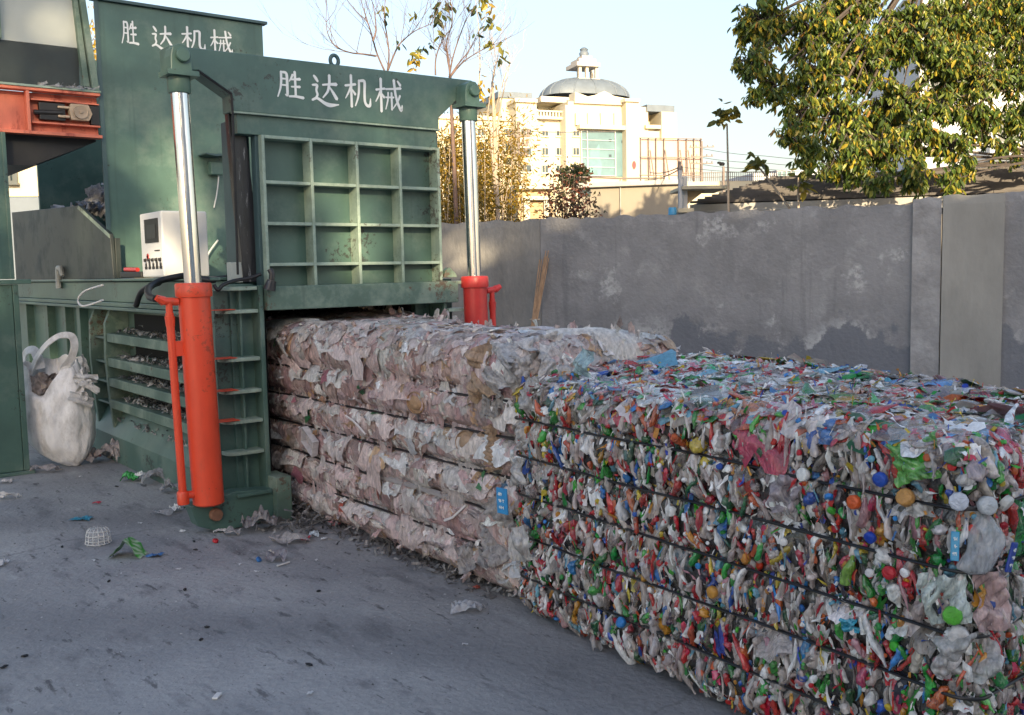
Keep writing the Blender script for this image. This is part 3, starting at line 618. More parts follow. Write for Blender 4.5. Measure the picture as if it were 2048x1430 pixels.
    for k in range(5):
        s_ = MB(); y0 = 7.72 - k * .085
        s_.box(2.4255, 2.4292, y0 - .055, y0, 1.655, 1.675); s_.box(2.4245, 2.4292, y0 - .045, y0 - .012, 1.6752, 1.70 + .012 * (k % 2)); s_.box(2.4262, 2.4292, y0 - .032, y0 - .024, 1.69, 1.74); s_.lathe([(0, -.018), (.012, -.018), (.013, 0)], (2.43, y0 - .028, 1.725), 10, 'x')
        s_.build('push_button', 'black', cb)
    s_ = MB(); s_.box(2.4245, 2.429, 7.36, 7.47, 1.79, 1.798); s_.build('nameplate', 'black', cb)
    # hydraulic hoses over the rail
    hb = MB()
    def hose(pts, r, yy):
        out = []
        P = [ony(a, b, y_) for (a, b), y_ in zip(pts, yy)]
        for i in range(len(P) - 1):
            p0, p1, p2, p3 = P[max(i - 1, 0)], P[i], P[i + 1], P[min(i + 2, len(P) - 1)]
            for k in range(7):
                t_ = k / 7; out.append(.5 * ((2 * p1) + (p2 - p0) * t_ + (2 * p0 - 5 * p1 + 4 * p2 - p3) * t_ ** 2 + (3 * p1 - p0 - 3 * p2 + p3) * t_ ** 3))
        out.append(P[-1]); return MB().tube(out, r, 8)
    hose([(272, 612), (282, 585), (300, 572), (318, 566)], .022, [7.6, 7.5, 7.3, 7.1]).build('hydraulic_hose', 'black', t, smooth=60)
    hose([(312, 598), (298, 592), (298, 576), (320, 562), (352, 554), (376, 552), (420, 560), (455, 556)], .022, [5.8, 6.0, 6.3, 6.4, 6.4, 6.4, 6.3, 6.2]).build('hydraulic_hose', 'black', t, smooth=60)
    hose([(428, 570), (436, 580), (446, 570), (470, 561), (500, 556), (522, 548)], .012, [5.85, 5.83, 5.83, 5.85, 5.84, 5.83]).build('hydraulic_hose', 'black', t, smooth=60)
    hose([(206, 570), (170, 582), (156, 600), (165, 612), (190, 606), (206, 600)], .008, [7.6, 7.75, 7.85, 7.8, 7.7, 7.6]).build('power_lead', 'white_wire', t, smooth=60)
    jb = MB(); jb.box(2.42, 2.50, 5.99, 6.06, DECK - .02, 1.68); jb.box(2.505, 2.53, 6.0, 6.06, DECK - .02, 1.66); jb.build('junction_box', 'grey_steel', t, .004)
    cl = MB(); cl.tube([(2.60, 5.80, 1.52), (2.61, 5.79, 1.60), (2.60, 5.80, 1.63)], .02, 8); cl.tube([(2.585, 5.79, 1.50), (2.60, 5.78, 1.56)], [.04, .03], 10); cl.build('door_latch', 'grease', t, smooth=50)
    rb = MB(); rb.box(2.43, 2.52, 7.85, 8.4, 1.59, 1.64); rb.build('tool_tray', 'black', t, .01)
    rb = MB(); rb.tube([(2.44, 7.95, 1.655), (2.45, 8.3, 1.66)], .018, 8); rb.build('red_handle', 'red', t, smooth=50)
    # small pale piece of sunlit debris beside the far door post
    fx = MB(); fx.prism([(4.0, 5.9, 1.55), (4.12, 5.9, 1.55), (4.10, 5.9, 1.585), (4.05, 5.9, 1.625), (4.015, 5.9, 1.60)], (0, .05, 0)); fx.build('pale_debris', 'green_dusty', t, .004)
    # side apron (tray) below the feed opening, on the deck
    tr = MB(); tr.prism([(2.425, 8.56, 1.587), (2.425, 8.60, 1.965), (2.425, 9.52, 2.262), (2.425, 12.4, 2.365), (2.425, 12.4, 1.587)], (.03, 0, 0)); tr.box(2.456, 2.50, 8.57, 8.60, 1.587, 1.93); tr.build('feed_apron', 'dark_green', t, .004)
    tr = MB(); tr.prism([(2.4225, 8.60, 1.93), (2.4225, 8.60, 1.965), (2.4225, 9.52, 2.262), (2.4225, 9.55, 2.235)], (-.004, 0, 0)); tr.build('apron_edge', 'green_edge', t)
    tr = MB(); tr.tube([(2.39, 10.28, 1.50), (2.39, 10.28, 1.66), (2.385, 10.24, 1.70), (2.385, 10.16, 1.70), (2.39, 10.12, 1.62)], [.03, .028, .026, .024, .02], 8); tr.build('rail_hook', 'pale_steel', t, smooth=50)
    # film waiting in the feed
    n = 420; c_ = rng.integers(0, 5, n); cy = np.array([9.0, 9.35, 9.75, 10.2, 11.3])[c_]; hh = np.array([.16, .22, .2, .06, .14])[c_]
    dy = rng.normal(0, .12, n); dy = np.maximum(dy, 8.97 - cy); P = np.stack([rng.uniform(2.6, 3.3, n), cy + dy, 2.22 + hh * np.clip(1 - np.abs(dy) / .22, 0, 1) + (cy - 9) * .03], 1)
    V, f, k = sheets(P, rng.normal(size=(n, 3)) + [-.5, -.4, .8], rng.normal(size=(n, 3)), rng.uniform(.08, .18, n), rng.uniform(.06, .14, n), rng.uniform(.01, .03, n), 5, 4)
    g = rng.uniform(.45, .68, (n, 1)); o = fast('waiting_film', V, [f], 'film', t, per(np.concatenate([g * .96, g * .97, g * 1.05, np.full((n, 1), .9)], 1), k)); o['kind'] = 'stuff'
    return t
PRESS = press()

# ---------------------------------------------------------------- feed conveyor on its green post
def conveyor():
    t = thing('feed_conveyor', (1.69, YH, 0), 'feed conveyor on a green post with faded red beam and grey side sheet', 'conveyor')
    y = YH - .02
    b = MB(); b.box(-2.0, 2.43, y + .05, y + .07, 2.80, 3.12); b.box(-2, 2.435, y - .05, y + .05, 2.772, 2.798); b.box(-2, 2.435, y - .05, y + .05, 3.122, 3.145)
    b.box(1.86, 1.885, y - .045, y + .049, 2.799, 3.121); b.box(1.90, 2.43, y - .02, y + .049, 2.865, 2.88); b.box(1.90, 2.43, y - .02, y + .049, 3.05, 3.062)
    b.build('side_beam', 'rust_red', t, .003)
    k = MB(); k.box(1.96, 2.16, y - .01, y + .045, 2.90, 3.04); k.tube([(1.92, y, 2.955), (2.14, y, 2.965)], .022, 10); k.build('belt_tensioner', 'black', t, .004); k = MB(); k.box(2.36, 2.43, y - .01, y + .045, 2.885, 3.045); k.build('motor_block', 'black', t, .004)
    k = MB(); k.prism([(2.20, y - .035, 2.91), (2.34, y - .035, 2.91), (2.37, y - .035, 2.97), (2.34, y - .035, 3.045), (2.20, y - .035, 3.045), (2.185, y - .035, 2.99)], (0, .07, 0)); k.box(2.10, 2.19, y - .03, y + .04, 3.0, 3.02); k.box(2.10, 2.19, y - .03, y + .04, 2.925, 2.945); ko = k.build('bearing_block', 'tan', t, .006)
    k = MB(); k.lathe([(.0, -.055), (.012, -.055), (.014, -.045), (.04, -.045), (.055, -.05), (.058, -.036)], (2.275, y, 2.978), 28, 'y'); k.build('bearing_cap', 'tan', ko, smooth=30)
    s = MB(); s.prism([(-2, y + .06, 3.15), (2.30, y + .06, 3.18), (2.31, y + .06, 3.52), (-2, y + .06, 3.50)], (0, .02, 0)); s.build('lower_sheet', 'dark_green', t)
    s = MB(); s.prism([(-2, y + .06, 3.503), (2.31, y + .06, 3.523), (2.27, y + .06, 4.6), (-2, y + .06, 4.6)], (0, .018, 0)); s.build('side_sheet', 'grey_steel', t)
    s = MB(); s.box(1.60, 1.72, y + .0, y + .055, 3.52, 4.5); s.build('side_stiffener', 'green_dusty', t, .004)
    s = MB(); s.prism([(2.30, y - .03, 4.6), (2.26, y - .03, 4.6), (2.385, y - .03, 3.15), (2.44, y - .03, 3.15)], (0, .1, 0)); s.prism([(2.24, y + .0, 4.6), (2.258, y + .0, 4.6), (2.37, y + .0, 3.2), (2.32, y + .0, 3.2)], (0, .1, 0)); s.build('end_stay', 'green_dusty', t, .004)
    s = MB(); s.box(-2, 2.44, y - .06, y + .12, 3.147, 3.166); s.build('sheet_foot', 'green_edge', t, .003)
    u = MB(); u.box(-2, 2.42, y + .08, y + 1.5, 2.80, 2.83); u.prism([(-2, y + .1, 2.56), (1.9, y + .1, 2.53), (2.42, y + .1, 2.76), (2.42, y + .1, 2.795), (-2, y + .1, 2.795)], (0, 1.3, 0)); u.build('belt', 'black', t)
    p = MB(); p.box(1.52, 1.66, y - .06, y + .06, 1.6, 2.77); p.box(1.655, 1.685, y - .07, y + .07, 1.6, 2.77); p.box(1.46, 1.80, y - .09, y + .09, 1.56, 1.595); p.box(1.48, 1.66, y - .06, y + .06, .03, 1.555); p.box(1.663, 1.705, y - .07, y + .07, .03, 1.555); p.box(1.44, 1.74, y - .1, y + .1, 0, .028)
    p.build('support_post', 'green', t, .004)
    n = 26; P = np.stack([rng.uniform(1.95, 2.38, n), rng.uniform(y - .06, y + .04, n), 3.172 + rng.exponential(.006, n)], 1)
    V, f, k = sheets(P, rng.normal(size=(n, 3)) + [0, -.5, 1], rng.normal(size=(n, 3)) + [2, 0, 0], rng.uniform(.05, .13, n), rng.uniform(.015, .035, n), rng.uniform(.003, .008, n), 5, 3)
    g = rng.uniform(.3, .5, (n, 1)); o = fast('spilled_film', V, [f], 'film', t, per(np.concatenate([g, g, g, np.full((n, 1), .9)], 1), k)); o['kind'] = 'stuff'
conveyor()

# ---------------------------------------------------------------- bales
def bale_core(name, lo, hi, r, straps, skew, parent, m, bulge=.03, lump=.025, step=.03, top_fn=None, fine=0):
    lo = np.array(lo); hi = np.array(hi); V = []; Fq = []
    dims = hi - lo
    n = [max(3, int(d / step)) for d in dims]
    idx = {}
    def vid(i, j, k):
        key = (i, j, k)
        if key not in idx: idx[key] = len(V); V.append([lo[0] + dims[0] * i / n[0], lo[1] + dims[1] * j / n[1], lo[2] + dims[2] * k / n[2]])
        return idx[key]
    for j in range(n[1]):
        for k in range(n[2]):
            Fq.append((vid(0, j, k), vid(0, j, k + 1), vid(0, j + 1, k + 1), vid(0, j + 1, k))); Fq.append((vid(n[0], j, k), vid(n[0], j + 1, k), vid(n[0], j + 1, k + 1), vid(n[0], j, k + 1)))
    for i in range(n[0]):
        for k in range(n[2]):
            Fq.append((vid(i, 0, k), vid(i + 1, 0, k), vid(i + 1, 0, k + 1), vid(i, 0, k + 1))); Fq.append((vid(i, n[1], k), vid(i, n[1], k + 1), vid(i + 1, n[1], k + 1), vid(i + 1, n[1], k)))
    for i in range(n[0]):
        for j in range(n[1]):
            Fq.append((vid(i, j, 0), vid(i, j + 1, 0), vid(i + 1, j + 1, 0), vid(i + 1, j, 0))); Fq.append((vid(i, j, n[2]), vid(i + 1, j, n[2]), vid(i + 1, j + 1, n[2]), vid(i, j + 1, n[2])))
    V = np.array(V); q = np.clip(V, lo + r, hi - r); d = V - q; L = np.linalg.norm(d, axis=1, keepdims=True); N = d / np.maximum(L, 1e-6)
    P = q + r * N
    side = np.clip(1 - np.abs(N[:, 2]), 0, 1)
    ds = np.min(np.abs(P[:, 2:3] - np.array(straps)[None]), axis=1)
    b = bulge * (1 - 1.6 * np.exp(-(ds / .027) ** 2)) * side
    lum = np.array([noise.noise(Vector((p[0] * 3.1 + 5, p[1] * 3.1, p[2] * 3.1))) * .6 + noise.noise(Vector(p * 8.3)) * .5 + .35 * noise.noise(Vector(p * 19)) + fine * abs(noise.noise(Vector((p[0] * 16, p[1] * 16, p[2] * 7)))) for p in P])
    calm = 1 - .9 * np.exp(-(ds / .045) ** 2) * side
    P = P + N * (b + lump * lum * calm)[:, None]
    if top_fn is not None:
        w = np.clip((P[:, 2] - (lo[2] + .5 * dims[2])) / (.5 * dims[2]), 0, 1); P[:, 2] += w * top_fn(P[:, 0], P[:, 1])
    P[:, 0] += skew[0] * (P[:, 1] - lo[1]) + skew[1] * P[:, 2]
    P[:, 2] = np.maximum(P[:, 2], .012)
    o = fast(name, P, [np.array(Fq)], m, parent, np.tile([.025, .022, .02, 1], (len(P), 1)))  # near-black base colour puts shade into the gaps between pieces
    return o, P, np.array(Fq), BVHTree.FromPolygons([Vector(v) for v in P], Fq)

def sample(P, Fq, n, keep):
    """random points over the faces of a bale that pass keep(centres, normals)"""
    a, b, c, d = (P[Fq[:, i]] for i in range(4)); nr = np.cross(c - a, d - b); A = np.linalg.norm(nr, axis=1); nr /= np.maximum(A[:, None], 1e-9)
    cc = (a + b + c + d) / 4; w = A * keep(cc, nr); w /= w.sum()
    k = rng.choice(len(Fq), n, p=w); s, t = rng.uniform(0, 1, (2, n, 1))
    return a[k] * (1 - s) * (1 - t) + b[k] * s * (1 - t) + c[k] * s * t + d[k] * (1 - s) * t, nr[k]

def add_straps(parent, lo, hi, r, straps, skew, off, rad, m='strap', sag=.012, groove=.018):
    out = []
    for z in straps:
        pts = []
        x0, x1, y0, y1 = lo[0] - off + groove, hi[0] + off - groove, lo[1] - off + groove, hi[1] + off - groove
        corners = [(x0 + r, y0 + r, math.pi), (x1 - r, y0 + r, 1.5 * math.pi), (x1 - r, y1 - r, 0), (x0 + r, y1 - r, .5 * math.pi)]
        for ci, (cx_, cy_, a0) in enumerate(corners):
            for k in range(7):
                a = a0 + math.pi / 2 * k / 6; pts.append((cx_ + r * math.cos(a), cy_ + r * math.sin(a)))
            nx, ny, na = corners[(ci + 1) % 4]; s_ = pts[-1]; e_ = (nx + r * math.cos(na), ny + r * math.sin(na))
            for k in range(1, 40): pts.append((s_[0] + (e_[0] - s_[0]) * k / 40, s_[1] + (e_[1] - s_[1]) * k / 40))
        pts.append(pts[0])
        P = [Vector((x + skew[0] * (y - lo[1]) + skew[1] * z, y, z + sag * noise.noise(Vector((x * 1.3, y * 1.3, z * 9))) + .003 * noise.noise(Vector((x * 9, y * 9, z * 9))))) for x, y in pts]
        o = MB().tube(P, rad, 6, False).build('strap', m, parent, smooth=60); out.append(o)
    return out

SEE_SIDE = lambda c, n: ((n[:, 0] < -.25) * 1.0 + (n[:, 2] > .3) * .8 + ((n[:, 1] < -.35) & (n[:, 2] < .6)) * 1.0)

def film_bale():
    lo, hi, r = (2.80, 3.44, .03), (3.82, 6.95, 1.215), .10
    straps = [.235, .43, .615, .80, .985]; skew = (0.0, -.03)
    t = thing('film_bale', (3.3, 5.2, 0), 'greyish pink bale of dirty clear plastic film and tubs leaving the press door', 'bale', 'strapped bales of waste plastic')
    top = lambda x, y: .015 + .03 * np.sin(x * 3 + y * 1.3) + .045 * np.clip((y - 4) / 2, 0, 1)
    core, P, Fq, bvh = bale_core('bale_body', lo, hi, r, straps, skew, t, 'film', .034, .011, .019, top, 1.0)
    # the film's own dirty colours, patch by patch
    c = np.array([[.25 + .08 * noise.noise(Vector(p * 4)) , .205 + .08 * noise.noise(Vector(p * 4)), .195 + .07 * noise.noise(Vector(p * 4))] for p in P]); c = np.clip(c * 2.1 * np.array([1.08, .96, .92]),   .08, .75)
    core.data.color_attributes['Col'].data.foreach_set('color', np.concatenate([c, np.ones((len(c), 1))], 1).astype(np.float32).ravel())
    add_straps(t, lo, hi, r, straps, skew, .036, .0072, groove=.014, sag=.016)
    def colours(n, top=False):
        base = np.array([(.74, .575, .55), (.83, .70, .675), (.64, .46, .44), (.66, .44, .43), (.87, .80, .76), (.88, .86, .83), (.70, .46, .27), (.36, .28, .255)])
        p = [.2, .22, .15, .14, .12, .07, .05, .05] if not top else [.15, .25, .08, .06, .25, .16, .03, .02]
        c = base[rng.choice(8, n, p=p)] * np.array([.93, .88, .85] if not top else [1.0, .98, .96]) * rng.uniform(.62, 1.15, (n, 1)) + rng.normal(0, .012, (n, 3))
        return np.concatenate([np.clip(c, .02, .85), rng.uniform(.55, 1, (n, 1))], 1)
    sd = lambda c, n: (((n[:, 0] < -.4) | ((n[:, 1] < -.4) & (c[:, 0] < 3.4))) & (c[:, 1] < 6.95)) * 1.0
    # crushed sheets pressed into the side, standing on edge
    n = 1900; p, N = sample(P, Fq, n, sd)
    Td = np.stack([np.zeros(n), rng.normal(0, .45, n), np.ones(n)], 1)
    ds = np.min(np.abs(p[:, 2:3] - np.array(straps)), axis=1); sz = rng.gamma(2.2, .032, n) + .016
    L = np.minimum(sz * 1.5, .05 + ds * 1.9); V, f, k = sheets(p, N, Td, L, sz, sz * .09, 9, 8, .2, .2); V = conform(V, k, bvh, rng.uniform(.001, .007, n), .002 + sz * .028)
    o = fast('pressed_film', V, [f], 'film', t, per(colours(n), k)); o['kind'] = 'stuff'
    # folded tufts over the top and the shoulders
    n = 2600; p, N = sample(P, Fq, n, lambda c, n: (n[:, 2] > .45) * 1.0)
    sz = rng.gamma(2.4, .034, n) + .018
    V, f, k = sheets(p, N, rng.normal(size=(n, 3)), sz * 1.6, sz, sz * .16, 8, 7, .2, .35); V = conform(V, k, bvh, rng.uniform(.001, .012, n), .005 + sz * .085)
    o = fast('top_film', V, [f], 'film', t, per(colours(n, True), k)); o['kind'] = 'stuff'
    # loose rags and fluff sticking out along edges
    n = 1100; p, N = sample(P, Fq, n, lambda c, n: ((n[:, 2] > .25) & (n[:, 2] < .95) & (n[:, 0] > -.99)) * 2.0 + ((n[:, 0] < -.3) & (c[:, 2] < .2)) * 1.2 + (n[:, 0] < -.5) * .10 + ((n[:, 2] > .6) & (c[:, 0] > 3.6)) * 1.0 + ((n[:, 0] < -.2) & (c[:, 1] > 6.8)) * 3)
    sz = rng.gamma(3, .010, n) + .008
    V, f, k = sheets(p + N * .012, np.cross(N, rng.normal(size=(n, 3))), N + rng.normal(0, .5, (n, 3)), sz * 1.9, sz * .5, sz * .25, 6, 4, .4, .4)
    o = fast('film_fringe', V, [f], 'film', t, per(colours(n, True), k)); o['kind'] = 'stuff'
    n = 120; p, N = sample(P, Fq, n, lambda c, n: (n[:, 2] > .3) * 1.0 + (n[:, 0] < -.3) * .5)
    pal = np.array([(.45, .08, .05), (.05, .22, .08), (.55, .25, .08), (.5, .2, .25), (.1, .25, .4), (.7, .7, .72), (.45, .30, .16)]); sz = rng.uniform(.03, .075, n)
    V, f, k = sheets(p + N * .02, N + rng.normal(0, .2, (n, 3)), rng.normal(size=(n, 3)), sz * 1.4, sz, sz * .12, 5, 4)
    o = fast('coloured_scrap', V, [f], 'litter', t, per(np.concatenate([pal[rng.choice(7, n, p=[.08, .08, .1, .1, .04, .4, .2])] * rng.uniform(.6, 1, (n, 1)), np.full((n, 1), .9)], 1), k)); o['kind'] = 'stuff'
    def hit(px, py):
        d = ray(px, py).normalized(); h = bvh.ray_cast(EYE, d); return (h[0], h[1]) if h[0] else (None, None)
    # pieces one can single out: tubs, trays, cups
    def tub(px, py, rad, colr, lbl):
        p, N = hit(px, py)
        if p is None: return
        mb = MB(); mb.lathe([(.0, -.01), (rad * .62, -.01), (rad * .66, .0), (rad * .5, .012), (rad * .2, .014)], (0, 0, 0), 20); mb.lathe([(rad * .70, -.02), (rad, -.02), (rad * 1.02, .0), (rad * .95, .008), (rad * .9, -.004)], (0, 0, 0), 20)
        mt = (Vector(N).to_track_quat('Z', 'Y').to_matrix().to_4x4())
        o = mb.build('pressed_tub', mat('tub_plastic', colr, .4, var=.3, vscale=30, bump=.4, bscale=40), None, smooth=50); o.data.transform(Matrix.Translation(p + N * .012) @ mt @ Matrix.Diagonal((1, .8, 1, 1))); adopt(o, t); o['label'] = lbl
    tub(835, 805, .075, (.36, .22, .12), 'round brown tub end pressed into the side'); tub(935, 885, .075, (.36, .24, .15), 'round tan tub end pressed into the side')
    def crate(px, py, s, lbl):
        p, N = hit(px, py); N = Vector(N); u = N.cross(UP).normalized(); v = u.cross(N)
        mb = MB(); u2 = (u * .9 + v * .45).normalized(); v2 = N.cross(u2)
        mb.obox(p - u2 * s - v2 * s * .6 + N * .015, u2 * 2 * s, v2 * 1.2 * s, N * .006)
        for a, b_, c_ in ((-1, -.6, 0), (-1, .6, 0)): mb.obox(p + u2 * a * s + v2 * b_ * s + N * .0215, u2 * 2 * s, v2 * .05 * s, N * .035)
        for a in (-1, .95): mb.obox(p + u2 * a * s - v2 * .6 * s + N * .0215, u2 * .05 * s, v2 * 1.2 * s, N * .035)
        for a in np.linspace(-.7, .7, 5): mb.obox(p + u2 * a * s - v2 * .6 * s + N * .022, u2 * .04 * s, v2 * 1.2 * s, N * .006)
        o = mb.build('clear_tray', mat('frosted_plastic', (.55, .52, .52), .3, var=.2, vscale=30), t, .002); o['label'] = lbl
    crate(630, 880, .09, 'clear ribbed plastic tray stuck in the side'); crate(665, 862, .05, 'small clear tray stuck in the side')
    def strip(pts, w, colr, lbl, nm='plastic_strip'):
        q = []
        for x, y in pts:
            p, N = hit(x, y); q += [p + N * .03] if p else []
        o = MB().tube(q, w, 5).build(nm, mat('strip_plastic', colr, .4, var=.1), t, smooth=60); o['label'] = lbl
    strip([(898, 1038), (915, 1032), (938, 1018)], .007, (.7, .66, .64), 'white plastic stick near the front end')
    strip([(700, 832), (715, 840), (728, 852), (740, 865)], .006, (.66, .62, .6), 'white plastic loop in the side'); strip([(646, 699), (660, 700), (674, 701)], .009, (.72, .7, .68), 'white stick under the shoulder')
    strip([(765, 960), (820, 975), (880, 995), (935, 1012)], .016, (.36, .33, .32), 'twisted grey film rope along the side', 'film_rope')
    for x, y, s in ((605, 966, .035), (690, 1003, .03), (560, 1000, .02)):
        p, N = hit(x, y)
        if p is None: continue
        V, f, k = sheets(np.array([p + N * .02]), np.array([N]), np.array([[0, 0, 1.]]), np.array([s * 2]), np.array([s * 2.2]), np.array([s * .3]), 7, 7); fast('white_scrap', V, [f], 'litter', t, np.tile([.7, .66, .62, 1], (len(V), 1)))
    # big crumpled clear pieces at the front corner
    for x, y, s, cl in ((1000, 800, .10, (.30, .27, .24)), (985, 900, .10, (.42, .28, .17)), (1000, 1060, .15, (.36, .33, .31)), (960, 1100, .12, (.34, .31, .29)), (960, 750, .13, (.40, .27, .17)), (1045, 830, .07, (.35, .33, .28)), (1060, 760, .12, (.46, .43, .41)), (1100, 720, .13, (.55, .52, .50)), (1010, 735, .12, (.5, .47, .45))):
        p, N = hit(x, y)
        if p is None: continue
        V, f, k = sheets(np.array([p + N * .015]), np.array([N]), np.array([[0, .3, 1.]]), np.array([s * 2]), np.array([s * 1.7]), np.array([s * .26]), 30, 28, .5, .2, 30)
        o = fast('crumpled_film', V, [f], 'film', t, np.tile([*cl, .92], (len(V), 1)))
    return t, hit
FILM_BALE, FHIT = film_bale()

PAL = np.array([(.50, .42, .38), (.66, .58, .54), (.20, .16, .14), (.76, .72, .70), (.87, .86, .83),      # dirty clear plastic, whites
                (.46, .018, .024), (.52, .05, .10), (.52, .10, .025), (.60, .27, .03), (.58, .43, .03),              # red pink-red orange amber yellow
                (.02, .24, .035), (.05, .36, .04), (.015, .10, .035), (.02, .07, .36), (.03, .19, .50), (.14, .36, .48), (.50, .25, .28), (.03, .03, .04)])
PROB = np.array([.20, .18, .09, .13, .10, .10, .025, .032, .024, .022, .05, .034, .03, .018, .022, .022, .025, .02]); PROB /= PROB.sum()
PROB_CAP = np.array([0, .06, 0, .10, .24, .24, .05, .08, .05, .08, .06, .05, .0, .07, .06, .04, .02, .0]); PROB_CAP /= PROB_CAP.sum()
def pick(n, prob, alpha=True):
    i = rng.choice(len(PAL), n, p=prob); c = PAL[i] * rng.uniform(.7, 1.2, (n, 1)) + rng.normal(0, .01, (n, 3))
    a = np.where(i < 4, rng.uniform(.5, .95, n), rng.uniform(.9, 1, n)) if alpha else np.ones(n)
    return np.concatenate([np.clip(c, .005, .85), a[:, None]], 1)

def bottle_bale():
    lo, hi, r = (2.595, 1.27, .03), (3.86, 3.45, 1.085), .085
    straps = [.20, .385, .57, .75, .925]; skew = (.062, -.02)
    hi = (hi[0], hi[1], 1.085)
    t = thing('bottle_bale', (3.1, 2.3, 0), 'multicoloured bale of crushed drink bottles and caps strapped with black bands in the foreground', 'bale', 'strapped bales of waste plastic')
    top = lambda x, y: .03 * np.clip((y - 1.3) / 2, 0, 1) + .02 * np.sin(x * 4 + y * 2)
    core, P, Fq, bvh = bale_core('bale_body', lo, hi, r, straps, skew, t, 'scrap', .016, .018, .025, top)
    add_straps(t, lo, hi, r, straps, skew, .034, .0052, groove=.010, sag=.016)
    side = lambda c, n: ((n[:, 0] < -.45) | (n[:, 1] < -.5) | ((n[:, 1] > .5) & (c[:, 0] < 3.1)) | ((n[:, 0] < -.2) & (n[:, 2] > .2))) * 1.0
    topk = lambda c, n: (n[:, 2] > .5) * 1.0
    def slim(p, L): ds = np.min(np.abs(p[:, 2:3] - np.array(straps)), axis=1); return np.minimum(L, .024 + ds * 1.9)
    # a first layer of dull pressed plastic closes the gaps
    n = 1900; p, N = sample(P, Fq, n, lambda c, n: side(c, n) * .42 + topk(c, n) * 1.3)
    isT = N[:, 2] > .6; Td = np.where(isT[:, None], np.stack([np.ones(n), rng.normal(0, .5, n), np.zeros(n)], 1), np.stack([rng.normal(0, .2, n), rng.normal(0, .3, n), np.ones(n)], 1))
    sz = rng.gamma(4, .0075, n) + .009; sz = np.where(isT, sz * 1.5, sz); pr = PROB.copy(); pr[5:] *= .6; pr /= pr.sum()
    V, f, k = sheets(p + N * .002, N, Td, sz * 2.2, sz * np.where(isT, 1.3, .8), sz * .2, 8, 6, .2, .25); V = conform(V, k, bvh, rng.uniform(.0, .006, n), .002 + sz * .12)
    o = fast('pressed_plastic', V, [f], 'scrap', t, per(pick(n, pr), k)); o['kind'] = 'stuff'
    # crushed bottles: the side shows them standing thin, the top lying flat
    n = 5200; p, N = sample(P, Fq, n, lambda c, n: side(c, n) * 1.5 + topk(c, n) * .4)
    isT = N[:, 2] > .6; Td = np.where(isT[:, None], np.stack([np.ones(n), rng.normal(0, .6, n), np.zeros(n)], 1), np.stack([rng.normal(0, .15, n), rng.normal(0, .28, n), rng.choice([-1, 1], n)], 1))
    L = slim(p, rng.gamma(4, .0145, n) + .014) ; L = np.where(isT, L * 1.5, L); rad = np.where(isT, rng.uniform(.018, .034, n), rng.gamma(3, .0020, n) + .0038)
    fl = np.where(isT, .3, rng.uniform(.8, 1.8, n)); off = np.where(isT, .004, rng.uniform(-.008, .020, n))
    ds = np.min(np.abs(p[:, 2:3] - np.array(straps)[None]), axis=1); sd_ = np.clip(1 - np.abs(N[:, 2:3]), 0, 1)[:, 0]; off = off - sd_ * .022 * np.exp(-(ds / .024) ** 2)      # pulled in under the straps
    V, f, k = bottles(p + N * off[:, None], N + rng.normal(0, .14, (n, 3)), Td, L, rad, fl)
    col = pick(n, PROB)
    order = np.argsort(-(L * rad) / np.linalg.norm(p - np.array(EYE), axis=1) ** 2)
    vis = [i for i in order if (N[i, 0] < -.3 or N[i, 1] < -.4 or N[i, 2] > .5)][:82]
    mask = np.ones(n, bool); mask[vis] = False; V3 = V.reshape(n, k, 3); tf = grid_faces(9, 10, True)
    for i in vis: fast('crushed_bottle', V3[i], [tf], 'scrap', t, np.tile(col[i], (k, 1)))
    nn_ = mask.sum(); o = fast('crushed_bottles', V3[mask].reshape(-1, 3), [(tf[None] + (np.arange(nn_) * k)[:, None, None]).reshape(-1, 4)], 'scrap', t, per(col[mask], k)); o['kind'] = 'stuff'
    # bright label and bag scraps
    n = 900; p, N = sample(P, Fq, n, lambda c, n: side(c, n) * .6 + topk(c, n) * 1.0); isT = N[:, 2] > .6
    Td = np.where(isT[:, None], np.stack([np.ones(n), rng.normal(0, .7, n), np.zeros(n)], 1), np.stack([np.zeros(n), rng.normal(0, .4, n), np.ones(n)], 1)); sz = rng.gamma(5, .0042, n) + .006; sz = np.where(isT, sz * 1.6, sz)
    pr = PROB.copy(); pr[:3] *= .25; pr /= pr.sum()
    V, f, k = sheets(p + N * .008, N + rng.normal(0, .17, (n, 3)), Td, slim(p, sz * 2.4), sz * np.where(isT, 1.3, .9), sz * .16, 6, 5, .6, .2)
    o = fast('label_scraps', V, [f], 'litter', t, per(pick(n, pr), k)); o['kind'] = 'stuff'
    # the top's larger flattened sheets
    n = 420; p, N = sample(P, Fq, n, topk); sz = rng.gamma(6, .0085, n) + .016; pr = PROB.copy(); pr[1:5] *= 3; pr[5:7] *= .3; pr[13:15] *= .4; pr[16] *= .3; pr /= pr.sum()
    V, f, k = sheets(p + N * .010, N + rng.normal(0, .12, (n, 3)), np.stack([np.ones(n), rng.normal(0, .6, n), np.zeros(n)], 1), sz * 1.7, sz, sz * .10, 9, 7, .5, .22)
    o = fast('flattened_plastic', V, [f], 'scrap', t, per(pick(n, pr), k)); o['kind'] = 'stuff'
    # caps
    n = 850; p, N = sample(P, Fq, n, lambda c, n: side(c, n) * 1.4 + topk(c, n) * .2); rad = rng.uniform(.007, .0155, n) * rng.choice([1, .8], n)
    NN = N + rng.normal(0, .45, (n, 3)); ds = np.min(np.abs(p[:, 2:3] - np.array(straps)[None]), axis=1); V, f, k = caps(p + N * (.016 - .020 * np.exp(-(ds / .02) ** 2))[:, None], NN, rad); col = pick(n, PROB_CAP, False); V3 = V.reshape(n, k, 3)
